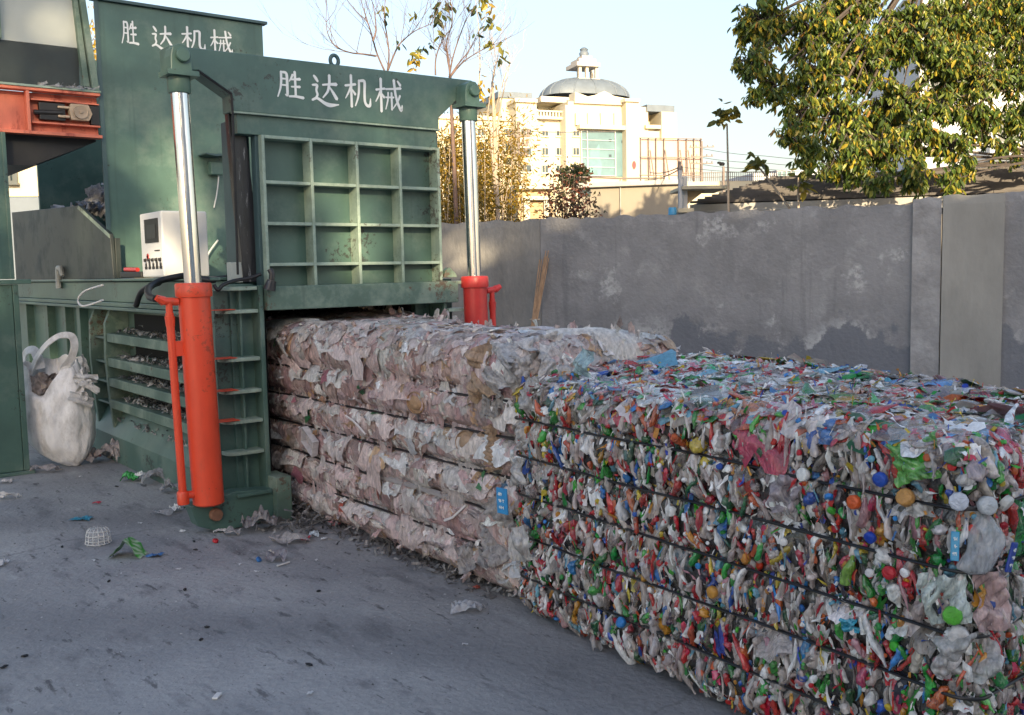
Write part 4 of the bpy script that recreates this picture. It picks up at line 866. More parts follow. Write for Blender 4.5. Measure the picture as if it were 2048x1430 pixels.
    order = np.argsort(-rad / np.linalg.norm(p - np.array(EYE), axis=1)); vis = [i for i in order if (N[i, 0] < -.3 or N[i, 1] < -.4)][:82]; mask = np.ones(n, bool); mask[vis] = False
    tf = grid_faces(5, 10, True)[:, ::-1]
    for i in vis: fast('bottle_cap', V3[i], [tf], 'litter', t, np.tile(col[i], (k, 1)))
    nn_ = mask.sum(); o = fast('bottle_caps', V3[mask].reshape(-1, 3), [(tf[None] + (np.arange(nn_) * k)[:, None, None]).reshape(-1, 4)], 'litter', t, per(col[mask], k)); o['kind'] = 'stuff'
    # thin threads of wrap, many pale flecks standing in for glints
    n = 2600; p, N = sample(P, Fq, n, lambda c, n: side(c, n) + topk(c, n) * .5); sz = rng.uniform(.015, .08, n)
    V, f, k = sheets(p + N * .02, N + rng.normal(0, .5, (n, 3)), np.stack([np.zeros(n), rng.normal(0, .4, n), np.ones(n)], 1), slim(p, sz), rng.uniform(.002, .007, n), sz * .10, 8, 2, .3, .1)
    o = fast('wrap_glints', V, [f], 'litter', t, per(pick(n, PROB_CAP), k)); o['kind'] = 'stuff'
    # pieces one can single out
    def hit(px, py):
        h = bvh.ray_cast(EYE, ray(px, py).normalized()); return (h[0], h[1]) if h[0] else (onx(px, py, 2.62), Vector((-1, 0, 0)))
    def rgba(c, a=1): return (*c, a)
    def bot(px, py, L, rad, colr, a, td, lbl, fl=.8, dent=.25, out=.02, nm='crushed_bottle'):
        p, N = hit(px, py)
        if p is None: return
        V, f, k = bottles(np.array([p + N * out]), np.array([N]), np.array([td], float), np.array([L]), np.array([rad]), np.array([fl]), 24, 20, dent); o = fast(nm, V, [f], 'scrap', t, np.tile(rgba(colr, a), (len(V), 1))); o['label'] = lbl
    def cap(px, py, rad, colr, lbl, out=.03, tilt=(0, 0, 0)):
        p, N = hit(px, py)
        if p is None: return
        V, f, k = caps(np.array([p + N * out]), np.array([N + Vector(tilt)]), np.array([rad])); o = fast('bottle_cap', V, [f], 'litter', t, np.tile(rgba(colr), (len(V), 1))); o['label'] = lbl
    def lump(px, py, s, colr, a, lbl, asp=1.2, td=(0, .2, 1), out=.03, nm='crumpled_plastic', amp=.2):
        p, N = hit(px, py)
        if p is None: return
        V, f, k = sheets(np.array([p + N * out]), np.array([N]), np.array([td], float), np.array([s * 2 * asp]), np.array([s * 2]), np.array([s * amp * 1.5]), 30, 28, .9, .16, 17); o = fast(nm, V, [f], 'scrap', t, np.tile(rgba(colr, a), (len(V), 1))); o['label'] = lbl
    bot(1945, 1075, .20, .045, (.50, .52, .54), .6, (.25, 0, 1), 'big clear crushed bottle at the near corner', .6)
    cap(1918, 1000, .026, (.52, .55, .62), 'large pale lid at the near corner', .045); cap(1950, 1008, .026, (.5, .52, .53), 'clear lid at the near corner', .05)
    lump(2035, 1060, .075, (.02, .20, .05), 1, 'green crumpled bottle at the near corner', 1.3)
    lump(1975, 1195, .062, (.50, .33, .31), .9, 'pinkish ribbed cup at the near corner', 1.4)
    lump(1895, 1195, .06, (.55, .62, .58), .95, 'white and green crumpled bag', 1.2); cap(1908, 1216, .026, (.10, .42, .04), 'bright green cap near the corner', .05); cap(1918, 1258, .028, (.55, .53, .52), 'wide clear lid below the green cap', .045)
    bot(1862, 1365, .11, .018, (.03, .38, .05), 1, (0, 0, 1), 'bright green ribbed bottle low on the corner', .9, .12)
    lump(1930, 1310, .085, (.45, .44, .42), .8, 'clear crumpled tray low at the corner', .8); cap(1728, 1002, .022, (.62, .10, .02), 'orange red cap under the top strap', .04)
    cap(1622, 950, .022, (.72, .72, .70), 'round white lid by the top strap', .035); lump(1707, 1248, .03, (.03, .32, .46), 1, 'cyan blue crushed label low on the side', .7)
    cap(1757, 1062, .018, (.01, .05, .38), 'blue cap in the side', .04); cap(1795, 1140, .02, (.48, .02, .03), 'red cap on the strap', .04); cap(1778, 948, .022, (.02, .08, .42), 'blue bottle neck below the shoulder', .04)
    bot(1706, 1140, .10, .02, (.16, .32, .03), 1, (0, 0, 1), 'green bottle standing in the side', .8); bot(1470, 1020, .11, .012, (.02, .34, .05), 1, (0, 0, 1), 'slim green bottle in the side', .8); bot(1525, 1095, .09, .011, (.02, .32, .06), 1, (0, 0, 1), 'short slim green bottle in the side', .8)
    lump(1575, 985, .07, (.36, .31, .33), .85, 'greyish clear bag in the side', .9)
    cap(1440, 1180, .022, (.50, .24, .04), 'large amber lid in the side', .035); cap(1255, 1250, .022, (.02, .18, .48), 'blue cap low in the side', .035); cap(1985, 985, .024, (.66, .66, .62), 'white and yellow lid at the shoulder', .04)
    cap(1828, 1008, .026, (.52, .26, .07), 'amber clear cup by the corner', .045); lump(1845, 1010, .04, (.5, .48, .45), .9, 'clear cup by the corner', 1)
    for x, y, s, l_ in ((1062, 790, .06, 'clear crumpled bottle bulging at the far top corner'), (1050, 870, .05, 'clear bottle end at the far edge'), (1045, 1085, .06, 'clear crumpled jug low at the far edge'), (1040, 940, .045, 'clear bottle shoulder at the far edge')):
        lump(x, y, s, (.42, .40, .375), .9, l_, 1.3)
    cap(1040, 905, .018, (.62, .64, .62), 'pale cap sticking out at the far edge', .04, (0, 1, 0))
    for x, y, s, cl, l_ in ((1265, 735, .045, (.5, .03, .03), 'red crushed bottle on top'), (1268, 748, .05, (.03, .25, .05), 'green crushed bottle on top'), (1425, 745, .06, (.03, .33, .14), 'emerald crushed bottle on top'), (1395, 765, .06, (.04, .24, .07), 'green wrapper on top'), (1170, 725, .055, (.30, .45, .48), 'pale blue wrapper on top'), (1650, 870, .055, (.05, .15, .38), 'blue crushed bottle at the top edge'), (1835, 920, .075, (.10, .34, .05), 'green flattened bottle on the near top'), (1625, 885, .03, (.55, .36, .03), 'yellow cap flattened at the top edge'), (1700, 790, .05, (.55, .25, .12), 'orange wrapper on top'), (1860, 885, .04, (.52, .10, .05), 'orange red wrapper on the near top'), (1420, 830, .04, (.55, .12, .05), 'orange bottle at the top edge'), (1500, 820, .06, (.45, .18, .10), 'reddish net bag on top'), (1780, 770, .05, (.05, .32, .45), 'light blue wrapper on top'), (1830, 790, .05, (.45, .03, .05), 'red wrapper on the far top edge'), (1880, 830, .055, (.08, .32, .08), 'green wrapper on the far top edge')):
        lump(x, y, s, cl, .95, l_, .8, (1, .2, .05), .018, amp=.14)
    # blue label with white marks on a bottle at the corner; blue pack at the far edge
    def panel(px, py, w, h, colr, lbl, nm, td=(0, 0, 1), marks=0, out=.06, rot=.0):
        p, N = hit(px, py); N = Vector(N)
        u = N.cross(UP).normalized() * -1; v = u.cross(N) * -1; v = UP - N * N.z; v.normalize(); u = v.cross(N)
        u, v = (u * math.cos(rot) + v * math.sin(rot)), (v * math.cos(rot) - u * math.sin(rot))
        mb = MB(); p = p + N * out; mb.obox(p - u * w / 2 - v * h / 2, u * w, v * h, N * .008); o = mb.build(nm, mat('printed_blue', colr, .35, var=.12, vscale=20, bump=.3, bscale=30), t, .003); o['label'] = lbl
        mk = MB(); rr = random.Random(int(px))
        for i in range(marks):
            b_ = -.38 + .76 * (i + .5) / marks
            for j in range(3):
                a_ = rr.uniform(-.32, .1); mk.obox(p + u * a_ * w + v * (b_ + rr.uniform(-.03, .03)) * h + N * (.0085 + .0004 * j), u * w * rr.uniform(.12, .32), v * h * .035 * rr.uniform(.7, 1.6), N * .0006)
                mk.obox(p + u * (a_ + .1) * w + v * (b_ - .05) * h + N * (.0098 + .0004 * j), u * w * .06, v * h * .12, N * .0006)
        if marks: mk.build('print', 'letter', o)
    panel(1980, 1100, .03, .085, (.015, .05, .30), 'dark blue bottle label with white print', 'bottle_label', marks=3, out=.055, rot=-.2); panel(1912, 1085, .022, .08, (.06, .32, .52), 'light blue bottle label with white print', 'bottle_label', marks=3, out=.06)
    panel(1038, 995, .075, .115, (.03, .25, .52), 'bright blue packet with white print at the far edge', 'packet', marks=3, out=.09, rot=.05)
    return t, hit
BOTTLE_BALE, BHIT = bottle_bale()

# ---------------------------------------------------------------- white bulk bag beside the press
def bulk_bag():
    base = onz(122, 932); base.z = 0; D = (base - EYE).dot(HF)
    t = thing('bulk_bag', base, 'slumped white woven bulk bag with one raised loop, beside the green post', 'bag')
    def q(px, py, dd=0): return onpl(px, py, base + HF * dd, HF)
    rows = [(934, 132, 158, .03), (916, 96, 174, .09), (890, 66, 186, .15), (850, 52, 190, .19), (810, 48, 188, .19), (775, 45, 176, .18), (748, 42, 164, .15), (728, 44, 152, .13)]
    nv = 64; V = []
    for i, (py, xa, xb, dr) in enumerate(rows):
        a, b = q(xa, py), q(xb, py); c = (a + b) / 2; w = (b - a).length / 2
        for k in range(nv):
            an = 2 * math.pi * k / nv; ca, sa = math.cos(an), math.sin(an); g_ = i / 7
            wob = 1 + .09 * (abs(math.sin(an * 3.5 + i * .35)) - .6) + .03 * math.sin(an * 5 + i * .5) + (.02 + .05 * g_) * math.sin(an * 9 - i * .9) + .04 * math.sin(an * 3 + 1 + i * .3) + .03 * g_ * math.sin(an * 17 + i)
            p = c + HR * (w * ca * (1 if abs(ca) > .93 else wob)) + HF * (dr * sa * wob)
            if i >= 5:
                g2 = (i - 4) / 3; p += UP * g2 * (.02 * math.sin(an * 2 + .6) + .015 * math.sin(an * 7) + (.06 * sa if sa > 0 else -.27 * max(0, -sa) ** .7 * math.exp(-((ca + .12) / .5) ** 2)))
            p.z = max(p.z, .004); V.append(p)
    top = V[-nv:]; ctr = sum(top, Vector()) / nv
    for sc, dz in ((.95, .006), (.88, -.05), (.7, -.16), (.3, -.18)):
        for p in top: V.append(ctr + (p - ctr) * sc + UP * dz)
    nu = len(rows) + 4; o = fast('bag_body', [tuple(v) for v in V], [grid_faces(nu, nv, True)], 'bag', t)
    sb = o.modifiers.new('soft', 'SUBSURF'); sb.levels = 2; sb.render_levels = 2
    tx = bpy.data.textures.new('creases', 'CLOUDS'); tx.noise_scale = .13; tx.noise_depth = 4; dm = o.modifiers.new('creases', 'DISPLACE'); dm.texture = tx; dm.strength = .035; dm.mid_level = .5; dm.texture_coords = 'LOCAL'
    # loop handle
    def band(pts, w, name):
        P = [q(x, y, d) for x, y, d in pts]; out = []
        for i in range(len(P) - 1):
            p0, p1, p2, p3 = P[max(i - 1, 0)], P[i], P[i + 1], P[min(i + 2, len(P) - 1)]
            for k in range(6):
                s = k / 6; out.append(.5 * ((2 * p1) + (p2 - p0) * s + (2 * p0 - 5 * p1 + 4 * p2 - p3) * s ** 2 + (3 * p1 - p0 - 3 * p2 + p3) * s ** 3))
        out.append(P[-1]); mb = MB(); n = len(out); v = []
        for i, p in enumerate(out):
            tg = (out[min(i + 1, n - 1)] - out[max(i - 1, 0)]).normalized(); sd = (tg.cross(HF) * .75 + HF * .6).normalized(); nn = tg.cross(sd)
            v += [p - sd * w / 2 - nn * .004, p + sd * w / 2 - nn * .004, p + sd * w / 2 + nn * .004, p - sd * w / 2 + nn * .004]
        f = [tuple(int(z) for z in r_) for r_ in grid_faces(n, 4, True)]; mb.add(v, f); mb.f += [(0, 1, 2, 3), ((n - 1) * 4 + 3, (n - 1) * 4 + 2, (n - 1) * 4 + 1, (n - 1) * 4)]
        mb.build(name, 'bag', t, smooth=50)
    band([(60, 748, -.06), (72, 718, -.06), (92, 690, -.05), (118, 672, -.03), (142, 672, .0), (149, 690, .0), (143, 715, .0), (128, 738, .0), (122, 765, -.02)], .062, 'loop_handle')
    band([(52, 742, .1), (47, 722, .1), (52, 704, .08), (66, 700, .05), (76, 716, .0), (80, 738, -.03)], .08, 'folded_loop')
    n = 40; an = rng.uniform(0, 6.28, n); w0 = q(98, 770); rr = rng.uniform(0, .11, n)
    P = np.array([w0 + HR * (r_ * math.cos(a)) + HF * (r_ * math.sin(a)) + UP * rng.uniform(-.06, .03) for a, r_ in zip(an, rr)])
    V, f, k = sheets(P, rng.normal(size=(n, 3)) + np.array(-HF + UP * .8), rng.normal(size=(n, 3)), rng.uniform(.1, .2, n), rng.uniform(.08, .16, n), rng.uniform(.015, .04, n), 9, 8, .8)
    g = np.array([.27, .225, .20]) * rng.uniform(.6, 1.25, (n, 1)); o = fast('bag_contents', V, [f], 'film', t, per(np.concatenate([g, np.full((n, 1), .95)], 1), k)); o['kind'] = 'stuff'
    n = 9; P = np.array([q(x, y, -.12) for x, y in zip(rng.normal(168, 7, n), rng.normal(765, 22, n))])
    V, f, k = sheets(P, rng.normal(size=(n, 3)) * .6 + np.array(-HF), rng.normal(size=(n, 3)), rng.uniform(.10, .2, n), rng.uniform(.05, .09, n), rng.uniform(.012, .02, n), 12, 10, .8, .15, 22)
    o = fast('gathered_rim', V, [f], 'litter', t, per(np.tile([.58, .58, .57, 1], (n, 1)) * np.concatenate([rng.uniform(.75, 1.1, (n, 1))] * 3 + [np.ones((n, 1))], 1), k)); o['kind'] = 'stuff'
bulk_bag()

# ---------------------------------------------------------------- litter on the concrete
def crumple(name, px, py, w, h, colr, label, cat, alpha=1., amp=.3, lift=None, up=(0, 0, 1), td=None, nu=16, nv=14, mtl='litter', curl=.8, group=None, z0=0):
    p = onz(px, py, z0); s = max(w, h)
    P = np.array([p + UP * .0]); N = np.array([up], float); T = np.array([td if td is not None else HR], float); nu, nv = int(nu * 1.5), int(nv * 1.5)
    V, f, k = sheets(P, N, T, np.array([w]), np.array([h]), np.array([s * amp * .30]), nu, nv, curl, .22, 20)
    V[:, 2] += .004 + z0 - V[:, 2].min()
    o = fast(name, V, [f], mtl, None, np.tile([*colr, alpha], (len(V), 1))); recenter(o, (p.x, p.y, z0)); return tag(o, label, cat, group)
def litter():
    up_ = (0, 0, 1)
    # the tent-shaped green and white packet
    p = onz(257, 1113); u = HR; mb = MB(); n = 12; v = []
    for i in range(n + 1):
        s = i / n * 2 - 1; z = .105 * (1 - abs(s)) + .004 + .006 * math.sin(i * 2.3)
        for j in range(7): v.append(p + HR * (s * .095) + HF * (-.065 + .13 * j / 6 + .012 * math.sin(i + j)) + UP * max(.004, z * (1 - .1 * (j / 6)) + .004 * math.sin(j * 2 + i)))
    cl = [(.05, .36, .04, 1) if (7 * i + 5 * j) % 11 < 6 and 1 < i < n else (.55, .68, .50, 1) if (i + j) % 5 else (.02, .22, .03, 1) for i in range(n + 1) for j in range(7)]
    o = fast('snack_packet', [tuple(q) for q in v], [grid_faces(n + 1, 7)], 'litter', None, cl); recenter(o, p); tag(o, 'bright green and white packet standing like a tent on the concrete', 'packet')
    # dome-shaped clear cup
    t = thing('plastic_cup', onz(197, 1088), 'upturned clear domed plastic cup left of the green tent-shaped packet', 'cup')
    prof = [(.072, .002), (.074, .012), (.07, .03), (.068, .06), (.06, .085), (.045, .10), (.02, .108), (.004, .109)]
    mb = MB(); mb.lathe(prof, t.location, 28); o = mb.build('cup_dome', 'litter', t, smooth=60)
    a = o.data.color_attributes.new('Col', 'FLOAT_COLOR', 'POINT'); a.data.foreach_set('color', np.tile(np.array([.50, .52, .53, .36], np.float32), len(o.data.vertices)))
    mb = MB()
    for k in range(14):
        an = 6.283 * k / 14; mb.tube([Vector(t.location) + Vector((r_ * math.cos(an), r_ * math.sin(an), z)) * 1.01 for r_, z in prof[1:6]], .002, 5)
    for r_, z in prof[1:5]: mb.tube([Vector(t.location) + Vector((r_ * 1.01 * math.cos(a_), r_ * 1.01 * math.sin(a_), z)) for a_ in np.linspace(0, 6.283, 25)], .002, 5, False)
    mb.build('cup_ribs', 'white_wire', t)
    C_ = crumple
    C_('paper_scrap', 163, 1040, .13, .08, (.03, .22, .32), 'flat teal blue scrap lying behind the clear cup', 'scrap', amp=.12)
    C_('wrapper', 312, 1113, .085, .06, (.05, .16, .36), 'blue wrapper beside the green tent-shaped packet', 'wrapper', amp=.2)
    C_('wrapper', 193, 1008, .05, .035, (.50, .03, .06), 'small red scrap on open concrete in front of the bulk bag', 'scrap', amp=.3)
    C_('crushed_bottle', 262, 962, .13, .11, (.03, .36, .05), 'bright green crushed bottle at the foot of the press side', 'bottle', amp=.5, mtl='scrap')
    C_('paper_scrap', 281, 952, .07, .06, (.6, .62, .6), 'white scrap on the green crushed bottle by the press', 'scrap', amp=.5, z0=.05)
    for x, y, w, l_ in ((318, 968, .22, 'clear crinkled film heap along the press base plate'), (345, 985, .16, 'smaller clear film wad near the orange red cylinder')):
        C_('film_wad', x, y, w, w * .7, (.33, .33, .34), l_, 'film', .75, .5, mtl='film', nu=26, nv=22)
    C_('film_bag', 208, 925, .34, .24, (.30, .26, .25), 'dusty clear film bag lying right of the white bulk bag', 'film', .8, .55, mtl='film', nu=30, nv=26)
    C_('film_bag', 243, 918, .16, .16, (.27, .23, .22), 'grey brown film wad between the film bag and the press', 'film', .8, .7, mtl='film', nu=20, nv=18)
    C_('wrapper', 190, 915, .03, .09, (.55, .12, .10), 'red printed strip on the film bag by the bulk bag', 'wrapper', td=(0, 0, 1), up=tuple(-HF), z0=.03)
    C_('film_sheet', 85, 945, .26, .12, (.34, .31, .31), 'thin grey film sheet in front of the bulk bag', 'film', .7, .25, mtl='film')
    C_('film_sheet', 17, 998, .16, .06, (.58, .56, .53), 'pale film strip at the left edge in front of the post', 'film', .9, .3); C_('film_sheet', 12, 966, .1, .07, (.5, .47, .45), 'pale film scrap at the foot of the green post', 'film', .9, .3); C_('film_sheet', 4, 1130, .05, .09, (.55, .55, .55), 'pale scrap cut by the left picture edge', 'film', .9, .3)
    C_('crushed_bottle', 384, 1018, .085, .07, (.02, .16, .10), 'dark green crushed bottle under the orange red cylinder', 'bottle', amp=.5, mtl='scrap')
    C_('paper_scrap', 352, 1024, .075, .06, (.68, .68, .66), 'white crumpled paper beside the dark green bottle', 'paper', amp=.6); C_('film_sheet', 326, 1030, .13, .07, (.32, .33, .35), 'grey film left of the white crumpled paper', 'film', .6, .25)
    C_('paper_scrap', 366, 1064, .035, .03, (.75, .75, .74), 'small white scrap in front of the cylinder bracket', 'scrap', amp=.3)
    V, f, k = caps(np.array([onz(431, 1086) + UP * .012]), np.array([[.2, -.3, 1.]]), np.array([.018])); o = fast('loose_cap', V, [f], 'litter', None, np.tile([.5, .02, .03, 1], (len(V), 1))); recenter(o, onz(431, 1086)); tag(o, 'red bottle cap on the concrete in front of the press', 'cap')
    C_('paper_scrap', 440, 1066, .07, .035, (.55, .53, .52), 'whitish scrap before the door post', 'scrap', amp=.4); C_('film_wad', 465, 1072, .1, .06, (.36, .34, .33), 'grey film wad before the door post', 'film', .8, .5, mtl='film')
    C_('film_wad', 520, 1062, .24, .16, (.22, .20, .20), 'dark grey film heap at the foot of the door post', 'film', .85, .5, mtl='film', nu=26, nv=22)
    C_('film_bag', 582, 1085, .22, .10, (.42, .39, .38), 'flattened clear bag with wavy edge before the film bale', 'film', .75, .25, mtl='film', nu=26, nv=20)
    C_('wrapper', 611, 1082, .05, .045, (.5, .04, .06), 'red wrapper on the flattened clear bag', 'wrapper', amp=.5, z0=.012); C_('paper_scrap', 628, 1073, .06, .05, (.5, .56, .58), 'bluish white scrap next to the red wrapper', 'scrap', amp=.5); C_('paper_scrap', 648, 1080, .035, .03, (.6, .62, .64), 'tiny white scrap right of the flattened bag', 'scrap', amp=.4)
    C_('wrapper', 669, 1052, .085, .05, (.46, .18, .19), 'pink paper wrapper under the edge of the film bale', 'wrapper', amp=.35)
    V, f, k = caps(np.array([onz(517, 1123) + UP * .010]), np.array([[.5, -.5, .6]]), np.array([.017])); o = fast('loose_cap', V, [f], 'litter', None, np.tile([.03, .16, .42, 1], (len(V), 1))); recenter(o, onz(517, 1123)); tag(o, 'blue bottle cap left of the dark film scrap', 'cap')
    C_('film_wad', 552, 1122, .12, .085, (.24, .22, .24), 'dark film scrap between the blue cap and white strip', 'film', .85, .5, mtl='film'); C_('paper_scrap', 543, 1112, .04, .05, (.5, .46, .40), 'pale scrap on the dark film', 'scrap', amp=.6, z0=.02)
    def stick(a, b, h, colr, lbl):
        p, q = onz(*a), onz(*b); d = (q - p); mb = MB(); s = d.normalized().cross(UP) * h; mb.obox(p + UP * .004, d, s, UP * .008); o = mb.build('plastic_strip', mat('strip_white', colr, .5, var=.08), None, .002); recenter(o, p); tag(o, lbl, 'strip')
    stick((553, 1134), (578, 1126), .012, (.62, .60, .58), 'white strip beside the dark film scrap'); stick((424, 1401), (434, 1390), .022, (.72, .71, .68), 'small white strip alone on the foreground concrete')
    C_('clear_tray', 935, 1224, .15, .085, (.46, .46, .48), 'clear plastic tray lying in front of the film bale', 'tray', .75, .35, nu=20, nv=14); 
    C_('wrapper', 953, 1178, .035, .03, (.45, .10, .07), 'tiny red scrap behind the clear tray', 'scrap', amp=.4); C_('paper_scrap', 1024, 1194, .04, .035, (.6, .58, .55), 'tiny white scrap where the two bales meet', 'scrap', amp=.4)
    C_('film_fringe', 1192, 1295, .05, .12, (.4, .38, .36), 'pale film rag hanging at the foot of the bottle bale', 'film', .8, .5)
    for x, y, l_ in ((412, 930, 'black stone at the foot of the press side') ,):
        pass
    # white specks and dark pebbles: each one small enough to need no parts
    for x, y in ((280, 1048), (188, 1122), (446, 1062), (633, 1122), (356, 1140), (513, 1144), (480, 1130), (161, 955), (930, 1290), (620, 1390)):
        p = onz(x, y); V, f, k = sheets(np.array([p]), np.array([[0, 0, 1.]]), np.array([rng.normal(size=3)]), np.array([.026]), np.array([.018]), np.array([.004]), 4, 4); V[:, 2] += .003 - V[:, 2].min()
        o = fast('paper_speck', V, [f], 'litter', None, np.tile([.66, .66, .66, 1], (len(V), 1))); recenter(o, p); tag(o, 'tiny white paper speck on the open concrete', 'speck', 'white specks on the concrete')
    for x, y in ((233, 974), (22, 966), (218, 1164), (388, 1084), (391, 1101), (370, 1181), (414, 1256), (402, 1281), (50, 1314), (124, 1095), (618, 1331), (637, 1184), (8, 1336)):
        p = onz(x, y); mb = MB(); bm = bmesh.new(); bmesh.ops.create_icosphere(bm, subdivisions=2, radius=1); mt = Matrix.Rotation(rng.uniform(0, 6), 4, 'Z') @ Matrix.Diagonal((rng.uniform(.011, .022), rng.uniform(.006, .010), .005, 1))
        for v_ in bm.verts: v_.co = mt @ (v_.co * (1 + .55 * noise.noise(v_.co * 1.7 + p)))
        me = bpy.data.meshes.new('pebble'); bm.to_mesh(me); bm.free(); me.materials.append(M['black']); o = bpy.data.objects.new('pebble', me); S.collection.objects.link(o); o.location = p + UP * .006; shade(me, 60)
        tag(o, 'small dark pebble on the open concrete', 'pebble', 'dark pebbles on the concrete')
    # shredded fibre swept against the bale: nobody could count it
    n = 1100; px_ = np.concatenate([rng.normal(600, 32, n // 2), rng.uniform(560, 1010, n - n // 2)]); py_ = np.where(np.arange(n) < n // 2, rng.normal(1030, 20, n), 1005 + (px_ - 560) * .37 + rng.normal(10, 14, n))
    P = np.array([onz(a, b) for a, b in zip(px_, py_)]); P[:, 2] = .006 + np.where(np.arange(n) < n // 2, rng.exponential(.03, n), rng.exponential(.008, n))
    V, f, k = sheets(P, rng.normal(size=(n, 3)) * .7 + [0, 0, .8], rng.normal(size=(n, 3)), rng.uniform(.02, .09, n), rng.uniform(.003, .014, n), rng.uniform(.003, .012, n), 6, 2, .4); V[:, 2] = np.maximum(V[:, 2], .003)
    g = rng.uniform(.06, .3, (n, 1)); o = fast('plastic_debris', V, [f], 'litter', None, per(np.concatenate([g, g * .95, g * .92, np.ones((n, 1))], 1), k)); tag(o, 'shredded plastic fibre strewn along the foot of the film bale', 'debris', kind='stuff')
    n = 700; px_ = rng.uniform(0, 1000, n); py_ = 940 + rng.beta(1, 2.2, n) * 480; P = np.array([onz(a, b) for a, b in zip(px_, py_)]); P[:, 2] = .004
    V, f, k = sheets(P, rng.normal(size=(n, 3)) * .25 + [0, 0, 1], rng.normal(size=(n, 3)), rng.uniform(.004, .013, n), rng.uniform(.003, .008, n), rng.uniform(.001, .003, n), 3, 3); V[:, 2] = np.maximum(V[:, 2], .002)
    g = np.where(rng.uniform(size=(n, 1)) < .3, .45, .05); o = fast('grit', V, [f], 'litter', None, per(np.concatenate([g, g, g, np.ones((n, 1))], 1), k)); tag(o, 'fine grit and crumbs scattered over the concrete', 'grit', kind='stuff')
litter()

# ---------------------------------------------------------------- sticks against the wall
def bamboo():
    d = (WALL_B - WALL_A).normalized(); n = Vector((-d.y, d.x, 0)); n = n if n.dot(EYE - WALL_A) > 0 else -n
    a = onpl(1068, 660, WALL_A + n * .35, n); b = onpl(1092, 502, WALL_A + n * .04, n); ax = (b - a).normalized(); s = a - ax * (a.z / ax.z) 
    t = thing('bamboo_bundle', (s.x, s.y, 0), 'bundle of thin dry bamboo canes leaning against the grey wall', 'canes')
    for i in range(7):
        o1 = d * (.05 * (i - 3) / 3 + rng.uniform(-.01, .01)) + n * rng.uniform(-.02, .03); top = b + o1 * 1.1 + ax * rng.uniform(-.12, .05); mid = (s + b) / 2 + d * (.035 * (i - 3) / 3) * .9 + n * .03
        MB().tube([Vector((s.x, s.y, 0)) + o1 * .8 + n * .0, mid, top], [.010, .009, .007], 7).build('cane', 'bamboo', t, smooth=60)
    c = s + (b - s) * .52; MB().tube([c + (d * math.cos(q) + n * math.sin(q)) * .06 + n * .03 for q in np.linspace(0, 6.283, 14)], .008, 6, False).build('tie', 'twig_pale', t)
bamboo()

